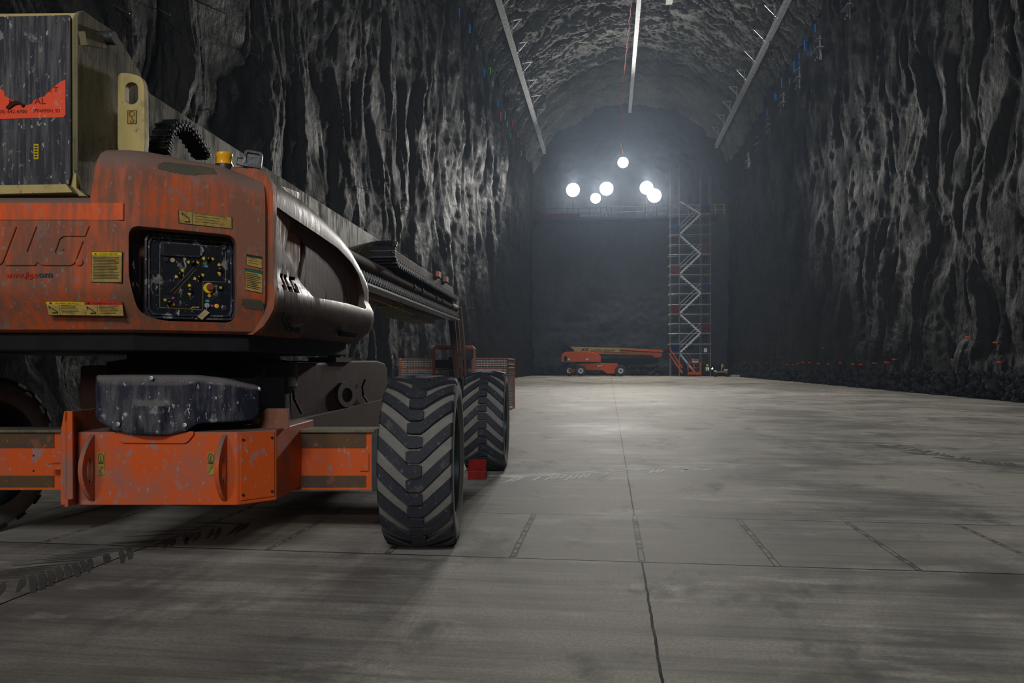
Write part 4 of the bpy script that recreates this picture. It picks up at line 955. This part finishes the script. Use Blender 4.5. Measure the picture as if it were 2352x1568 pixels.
mb = MB(); mb.prism([bp(11.8, 2.11, -.02), bp(14.6, 2.11, -.02), bp(14.5, 1.98, -.02), bp(12.4, 1.98, -.02)], -BN*.40); part('underside_box', mb, 'beige', lift)
mb = MB(); mb.tube([bp(7, 2.08, .1), bp(12.2, 2.0, .1)], .008, 5); part('hose', mb, 'yrail', lift)
for d in (8.8, 11.3): mb = MB(); mb.box(bp(d, 2.06, .1), BD*.02, BN*.02, UP*.05); part('hose_clip', mb, 'yellow_old', lift)
# jib hanging down to the basket
mb = MB(); mb.bar(bp(15.9, 2.45, .06), bp(16.6, .95, .10), .13, .16); jib = part('jib', mb, 'rust', lift, False, .008)
for s in (.15, .24): mb = MB(); mb.bar(bp(15.9, 2.4, s+.02), bp(16.6, .9, s+.05), .05, .08); part('jib_link', mb, 'rust', lift)
# ---- turntable base, bearing, black guard
mb = MB(); mb.prism([W(x, d, 1.275) for x, d in ((-3.8, 4.16), (-2.05, 4.16), (-1.52, 4.44), (-1.36, 6.3), (-1.9, 6.55), (-3.8, 6.5))], UP*.11); part('turntable_base', mb, 'black', lift, False, .01)
mb = MB(); mb.lathe([(.001, .8), (.58, .8), (.58, 1.0), (.62, 1.05), (.62, 1.22), (.5, 1.24), (.5, 1.28), (.001, 1.28)], W(-2.15, 5.4, 0), UP, 40); part('turntable_bearing', mb, 'black', lift, True)
def gd(u): return 4.265+.05*sstep((u-430)/60)+.16*max(0, (u-500)/100)**1.6
topv = [(218, 868), (224, 861), (300, 860), (460, 861), (520, 868), (570, 880), (590, 884), (598, 890)]
botv = [(218, 955), (222, 968), (245, 978), (262, 990), (300, 998), (390, 998), (425, 990), (450, 975), (465, 971), (540, 968), (582, 964), (594, 950), (598, 940)]
us = sorted(set(list(np.linspace(218, 598, 60))))
rows = []
for t in np.linspace(0, 1, 22):
    r = []
    for u in us:
        v = np.interp(u, *zip(*topv))*(1-t)+np.interp(u, *zip(*botv))*t; d = gd(u)
        bump_ = .045*math.exp(-(((u-345)/36)**4))*sstep((v-918)/16)*(1 if v > 915 else 0)
        d -= bump_; d += .03*max(0, 1-t*8)+.015*max(0, 1-(u-218)/8)
        r.append(W((u-CX)/F*d, d, H+(HOR-v)/F*d))
    rows.append(r)
mb = MB(); mb.grid(rows, 0); gdn = part('hub_guard', mb, 'black_guard', lift, True, 0, 'scratched black plastic guard'); sm = gdn.modifiers.new('thick', 'SOLIDIFY'); sm.thickness = .012; sm.offset = -1
mb = MB(); mb.prism([W(-2.36, 4.45, .85), W(-1.62, 4.5, .85), W(-1.45, 4.9, .85), W(-2.5, 4.9, .85)], UP*.27); part('hub_bracket', mb, 'black', lift)
for u, v in ((348, 868), (272, 974), (425, 976)):
    d = gd(u)-.008; mb = MB(); mb.lathe([(.012, 0), (.012, .006), (.007, .007), (.006, .003), (.001, .003)], W((u-CX)/F*d, d, H+(HOR-v)/F*d), -DEEP, 14); part('bolt', mb, 'steel', gdn, True)
# ---- chassis
CF = CPlane(-2, 4.3, 1, 0)
mb = MB(); mb.prism([W(x, d, .415) for x, d in ((-2.47, 4.3), (-1.538, 4.3), (-1.37, 4.467), (-1.37, 5.3), (-2.53, 5.3), (-2.53, 4.3))], UP*.41); box = part('chassis_box', mb, 'orange_box', lift, False, .006, 'battered orange front box of the chassis')
mb = MB(); slab(CPlane(-2, 4.22, 1, 0), [(147, 944), (166, 944), (167, 1146), (152, 1148), (145, 1138), (140, 985)], 0, .02, 0, mb)
mb.prism([W(-2.46, 4.22, .42), W(-2.46, 4.22, .945), W(-2.46, 5.2, .945), W(-2.46, 5.2, .42)], FRONT*.02); part('flange_plate', mb, 'orange_box', box, False, .003)
mb = MB(); slab(CF, rpoly([(270, 988), (447, 990), (447, 998), (430, 1018), (282, 1017), (272, 1008)], 8, 4), .014, .016, 0, mb); part('guard_shadow_plate', mb, 'orange_box', box, False, .004)  # plate standing in for the guard's shadow on the box face
mb = MB(); pa_, pb_ = W(-1.535, 4.3, 0), W(-1.373, 4.463, 0); nv = WD(1, -1).normalized().to_3d()
for s, t in ((.1, .44), (.9, .44)): pass
mb.prism([pa_+(pb_-pa_)*.06+nv*.006+UP*.44, pa_+(pb_-pa_)*.95+nv*.006+UP*.44, pa_+(pb_-pa_)*.95+nv*.006+UP*.81, pa_+(pb_-pa_)*.06+nv*.006+UP*.81], -nv*.01); cvp = part('corner_plate', mb, 'orange_box', box, False, .002)
for s in (.12, .88):
    for z in (.47, .78):
        mb = MB(); mb.lathe([(.008, 0), (.008, .005), (.001, .006)], pa_+(pb_-pa_)*s+nv*.006+UP*z, nv, 10); part('bolt', mb, 'steel_dark', cvp, True)
def tie(u, hm=1.0):
    x = (u-CX)/F*4.3; out = []; N = 48; cz = .615
    ol = [(4.3, .435), (4.3, .815)]+[(4.3-.125*math.sin(math.pi*(k+1)/18)**.75, .815-.38*(k+1)/18) for k in range(17)]
    oo = ray_outline((4.245, cz), ol, N); ii = [(4.252+.026*math.cos(2*math.pi*k/N), cz+.07*math.sin(2*math.pi*k/N)) for k in range(N)]
    mb = MB(); mb.ring([W(x, a, b) for a, b in oo], [W(x, a, b) for a, b in ii], FRONT*.026); part('tie_down_lug', mb, 'orange_box', box, False, .003)
tie(207); tie(511)
for u0 in (224, 476):
    mb = MB(); slab(CF, [(u0, 1038), (u0+17, 1038), (u0+17, 1091), (u0, 1091)], .003, .003, 0, mb)
    for vc in (1053, ):
        o = CF.at(u0+8.5, vc, .0035); mb.ring([o+(FRONT*math.cos(a)*.017+UP*math.sin(a)*.03) for a in [k*.3927 for k in range(16)]], [o+(FRONT*math.cos(a)*.014+UP*math.sin(a)*.026) for a in [k*.3927 for k in range(16)]], DEEP*.001, 1); mb.tube([o+UP*.015, o-UP*.008, o+FRONT*.008-UP*.02, o-FRONT*.008-UP*.018], .002, 5, 1)
    slab(CF, [(u0+1, 1064), (u0+16, 1064), (u0+16, 1065), (u0+1, 1065)], .004, .002, 1, mb)
    mb.bar(CF.at(u0+3, 1085, .004), CF.at(u0+13, 1070, .004), .002, .002, 1, up=-DEEP); part('tie_down_decal', mb, ['yellow_old', 'decal_ink'], box)
mb = MB(); slab(CPlane(-1.4, 4.6, 1, 0), [(584, 958), (612, 938), (661, 938), (664, 985), (612, 990), (570, 985)], 0, .02, 0, mb); part('gusset', mb, 'orange', box, False, .003)
mb = MB(); mb.sphere(W((588-CX)/F*4.55, 4.55, H-(965-HOR)/F*4.55), .024, 0, 8); part('grease_cap', mb, 'orange', box, True)
chp = [(600, 840), (700, 834), (768, 832), (770, 828), (868, 828), (884, 834), (890, 848), (890, 882), (872, 948), (856, 953), (725, 984), (640, 985), (600, 985)]
mb = MB(); mb.prism(pp(PCH, chp), -BN*1.25); ch = part('chassis_frame', mb, 'rust', lift, False, .015, 'red-brown dusty main chassis')
mb = MB(); mb.box(PCH.at(785, 826, -.1), BD*.22, BN*.12, UP*.02); mb.box(PCH.at(795, 815, -.1), BD*.03, BN*.06, UP*.06); part('stop_block', mb, 'rust', ch)
for pts in ([(670, 860), (664, 885), (667, 915), (684, 948)], [(832, 872), (826, 888), (828, 908), (838, 922)]):
    mb = MB(); mb.tube([PCH.at(u, v, .025) for u, v in pts], .01, 6); part('chassis_hose', mb, 'black', ch)
o_ = [(790+22*math.cos(a), 905+30*math.sin(a)) for a in [k*.2618 for k in range(24)]]; i_ = [(790+12*math.cos(a), 907+17*math.sin(a)) for a in [k*.2618 for k in range(24)]]
mb = MB(); mb.ring(pp(PCH, o_, .03), pp(PCH, i_, .03), -BN*.03); part('tie_ring', mb, 'rust', ch)
# axle beams: wide box with wear strips
def axle(u0, u1, d, nm='axle_beam'):
    x0, x1 = (u0-CX)/F*d, (u1-CX)/F*d; z = lambda v: H-(v-HOR)/F*d
    mb = MB(); mb.prism([W(x0, d, .385), W(x1, d, .385), W(x1, d, .765), W(x0, d, .765)], DEEP*.26); a = part(nm, mb, 'orange_box', lift, False, .004)
    for v0, v1, o in ((994, 1028, .006), (1092, 1118, .006)):
        mb = MB(); mb.prism([W(x0, d-o, z(v1)), W(x1-.06, d-o, z(v1)), W(x1-.06, d-o, z(v0)), W(x0, d-o, z(v0))], DEEP*.008); part('wear_strip', mb, wear, a)
    mb = MB(); mb.box(W((x0+x1)/2, d+.1, .772), FRONT*(x1-x0)/2, DEEP*.13, UP*.008); part('top_flange', mb, 'beige', a)
    return a
wear = paint('scraped_oily_steel', (.10, .055, .02), (.06, .045, .045), .5, (.35, .10, .03), .8, .35, (1.2, 1.2, 14), 3.0, False)
ax = axle(638, 862, 5.0)
mb = MB(); slab(CPlane(0, 4.99, 1, 0), [(827, 1040), (847, 1040), (847, 1081), (827, 1081)], .004, .006, 0, mb); part('end_tab', mb, 'orange_box', ax)
mb = MB(); mb.box(W(-.89, 5.1, .58), FRONT*.02, DEEP*.12, UP*.2); mb.box(W(-.80, 5.14, .56), FRONT*.09, DEEP*.09, UP*.12); part('knuckle', mb, 'steel_dark', ax)
ax2 = axle(-120, 146, 5.0); mb = MB(); slab(CPlane(0, 4.9, 1, 0), [(107, 1066), (146, 1066), (146, 1078), (120, 1078), (107, 1076)], 0, .1, 0, mb); part('end_tab', mb, 'orange_box', ax2)
for u, v in ((77, 1046), (77, 1081)): mb = MB(); mb.lathe([(.007, 0), (.001, .006)], CPlane(0, 5.0, 1, 0).at(u, v, 0), -DEEP, 10); part('bolt', mb, 'steel_dark', ax2)
mb = MB(); mb.prism([W(-2.7, 8.6, .42), W(-.5, 8.6, .42), W(-.5, 8.6, .74), W(-2.7, 8.6, .74)], DEEP*.3); part('axle_beam', mb, 'orange', lift)
mb = MB(); mb.prism([W(-2.4, 5.2, .5), W(-1.55, 5.2, .5), W(-1.3, 8.8, .55), W(-2.3, 8.8, .55)], UP*.3); part('belly_frame', mb, 'rust', lift)
# ---- wheels
def wheel(c, axis, slope, R=.565, Wd=.45):
    axis = Vector(axis).normalized(); c = Vector(c)
    fr = axis.cross(UP).normalized()                   # rolling direction
    if fr.dot(Vector((0, -1, 0))) < 0: fr = -fr
    def P(w, r, a): return c+axis*w+fr*(r*math.cos(a))+UP*(r*math.sin(a))
    h = .5*Wd
    def crown(w): return R-.024-.016*abs(w/h)**4
    prof = [(.37, -h*.80), (.385, -h*.92), (.40, -h*.96), (.45, -h*1.03), (.50, -h*1.02), (.525, -h*.98)]
    prof += [(crown(w), w) for w in np.linspace(-h*.95, h*.95, 11)]
    prof += [(.525, h*.98), (.50, h*1.02), (.45, h*1.03), (.40, h*.96), (.385, h*.92), (.37, h*.80)]
    mb = MB(); mb.grid([[P(w, r, 2*math.pi*k/60) for k in range(60)] for r, w in prof], 0, True)
    N = 20; th = .094
    for s in (-1, 1):
        for i in range(N):
            a0 = 2*math.pi*(i+(.5 if s > 0 else 0))/N; ws = [-.048, -.02, .035, .06, .10, .14, .18, .215, .228]; rows = []
            for w in ws:
                ww = w*s; a = a0+slope*max(0, w-.035)*.98/R; t = th*(1 if w > .036 else .86)
                if w < -.03: t *= .8
                base = crown(min(abs(ww), h))-.01; tp = base+.034 if w < .22 else base+.010
                rows.append([P(ww, base, a-t/2/R), P(ww, tp, a-t/2/R*.9), P(ww, tp, a+t/2/R*.9), P(ww, base, a+t/2/R)])
            b = len(mb.v); mb.grid(rows, 1); n = len(rows)
            mb.f += [(b, b+1, b+2, b+3), (b+(n-1)*4+3, b+(n-1)*4+2, b+(n-1)*4+1, b+(n-1)*4)]; mb.mi += [1, 1]
    ty = part('tyre', mb, ['groove', 'tread'], lift)
    me = ty.data; me.polygons.foreach_set('use_smooth', [True]*len(me.polygons)); me.set_sharp_from_angle(angle=math.radians(28))
    mb = MB(); mb.grid([[P(w, r, 2*math.pi*k/48) for k in range(48)] for r, w in ((.386, h*.93), (.372, h*.90), (.36, h*.6), (.34, -.02), (.10, -.03), (.10, -.05), (.34, -.05), (.36, -h*.6), (.372, -h*.9), (.386, -h*.93))], 0, True); rm = part('rim', mb, 'rim', ty, True)
    mb = MB(); mb.grid([[P(w, r, 2*math.pi*k/8+.39) for k in range(8)] for r, w in ((.19, -.10), (.19, .05), (.17, .06), (.17, .115), (.145, .125), (.001, .125))], 0, True); mb.grid([[P(w, r, 2*math.pi*k/24) for k in range(24)] for r, w in ((.06, .12), (.05, .15), (.001, .15))], 0, True); part('hub', mb, 'steel_dark', ty)
    return ty
wheel(W(-.585, 5.14, .565), WD(1, -.005).to_3d(), 1.0)
wheel(W(-.29, 8.80, .565), WD(1, -.06).to_3d(), -1.0)
wheel(W(-3.90, 5.5, .565), WD(.96, -.27).to_3d(), 1.0)
wheel(W(-2.95, 8.80, .565), WD(1, -.10).to_3d(), -1.0)
mb = MB(); p = W((1097-CX)/F*8.2, 8.05, 0); a = FRONT*.095; mb.prism([p-a, p-a+UP*.09, p-a+UP*.2+DEEP*.16, p-a+UP*.13+DEEP*.3, p-a+DEEP*.28], a*2); single('wheel_chock', mb, 'red', 'red wheel chock wedged against the rear tyre of the near lift', 'wheel chock', bevel=.008)
# ---- work platform at the end of the jib
def kp(u, v, d): return W((u-CX)/F*d, d, H+(HOR-v)/F*d)
D0 = 17.0; mesh_steel = plain('dull_mesh_steel', (.20, .20, .205), .5, .3)
bk_ = part('basket_floor', MB().prism([W(x, d, .20) for x, d in ((-2.46, D0), (.0, D0), (.02, D0+.95), (-2.46, D0+.95))], UP*.06), 'orange', lift)
def panel_(u0, u1, d0, d1, z0, z1, name='mesh_panel'):
    a, b = kp(u0, 800, d0), kp(u1, 800, d1); a.z = b.z = 0; mb = MB()
    n = 22
    for k in range(n+1): z = z0+(z1-z0)*k/n; mb.bar(a+UP*z, b+UP*z, .012, .022)
    for k in range(13): p = a.lerp(b, k/12); mb.bar(p+UP*z0, p+UP*z1, .010)
    o = part(name, mb, mesh_steel, lift)
    mb = MB()
    for z in (z0, z1, z1-.12, z1-.2): mb.tube([a+UP*z, b+UP*z], .017, 6)
    for p in (a, b): mb.tube([p+UP*z0, p+UP*z1], .02, 6)
    part('panel_frame', mb, 'orange', o)
panel_(920, 997, D0, D0, .25, 1.33); panel_(1086, 1166, D0, D0, .25, 1.34); panel_(1166, 1181, D0, D0+.9, .2, 1.33)
panel_(918, 930, D0, D0+.9, .25, 1.33); panel_(940, 1150, D0+.95, D0+.95, .25, 1.1)
mb = MB(); mb.tube([kp(996, 870, D0), kp(996, 800, D0), kp(1000, 796, D0), kp(1085, 796, D0), kp(1090, 801, D0), kp(1090, 870, D0)], .03, 8); mb.tube([kp(1000, 800, D0+.4), kp(1086, 800, D0+.4)], .022, 8); part('gate_rail', mb, 'orange', lift, True)
mb = MB(); mb.prism([kp(u, v, D0+.1) for u, v in ((1030, 820), (1052, 817), (1060, 830), (1052, 850), (1028, 848))], DEEP*.3); mb.prism([kp(u, v, D0+.1) for u, v in ((1000, 826), (1082, 826), (1084, 845), (1000, 845))], DEEP*.1); part('control_console', mb, plain('navy_console', (.012, .02, .035), .5), lift)
mb = MB(); mb.prism([kp(u, v, D0-.15) for u, v in ((1030, 850), (1062, 852), (1064, 930), (1040, 940))], DEEP*.15); part('basket_mount', mb, 'black', lift)

# ------------------------------------------------------------------ tyre marks on the slab
def track(pts, w, n, mat, lab, seed, fade=0.0, sl=.8):
    random.seed(seed); mb = MB(); P = [Vector((x, y, 0)) for x, y in pts]; L = [0]
    for i in range(1, len(P)): L.append(L[-1]+(P[i]-P[i-1]).length)
    for k in range(n):
        s = L[-1]*(k+.5)/n; i = min(max(j for j in range(len(L)) if L[j] <= s), len(P)-2); c = P[i].lerp(P[i+1], (s-L[i])/(L[i+1]-L[i])); d = (P[i+1]-P[i]).normalized(); q = Vector((-d.y, d.x, 0)); l = L[-1]/n
        for sd in (-1, 1):
            if random.random() < .12+fade*k/n: continue
            w1 = w*random.uniform(.32, .5); th = l*random.uniform(.5, .72); o = l*.5*(sd > 0)
            a = c+d*o+q*sd*.01*random.random(); b = c+d*(o-w1*sl)+q*sd*w1
            t = Vector((0, 0, .002)); mb.prism([a+t, a+d*th+t, (a+b)/2+d*th*1.2+q*sd*.01+t, b+d*th*random.uniform(.3, .9)+t, b+t], Vector((0, 0, -.003)))
    single('tyre_track', mb, mat, lab, 'tyre marks', kind='stuff')
def gnd(u, v):
    d = F*H/(v-HOR); return tuple(WD((u-CX)/F*d, d))
tw = plain('pale_dust_print', (.62, .61, .58), .8, 0, 3, .3); tdk = plain('dark_damp_print', (.13, .122, .11), .8, 0, 3, .4)
track([gnd(*p) for p in ((1170, 1098), (1300, 1091), (1420, 1083), (1520, 1077), (1590, 1074), (1640, 1076))], .62, 34, tw, 'pale chevron tyre print curving across the slab past the near lift', 1, .45)
track([gnd(*p) for p in ((-40, 1352), (60, 1325), (180, 1290), (300, 1258), (420, 1228), (520, 1208), (570, 1200))], .62, 34, tdk, 'dark chevron tyre print on the slab in the lower left', 2, .2)
track([gnd(*p) for p in ((2040, 1022), (2130, 1042), (2230, 1058), (2380, 1075))], .5, 30, tdk, 'faint dark tyre print on the slab near the right edge', 4, .1)
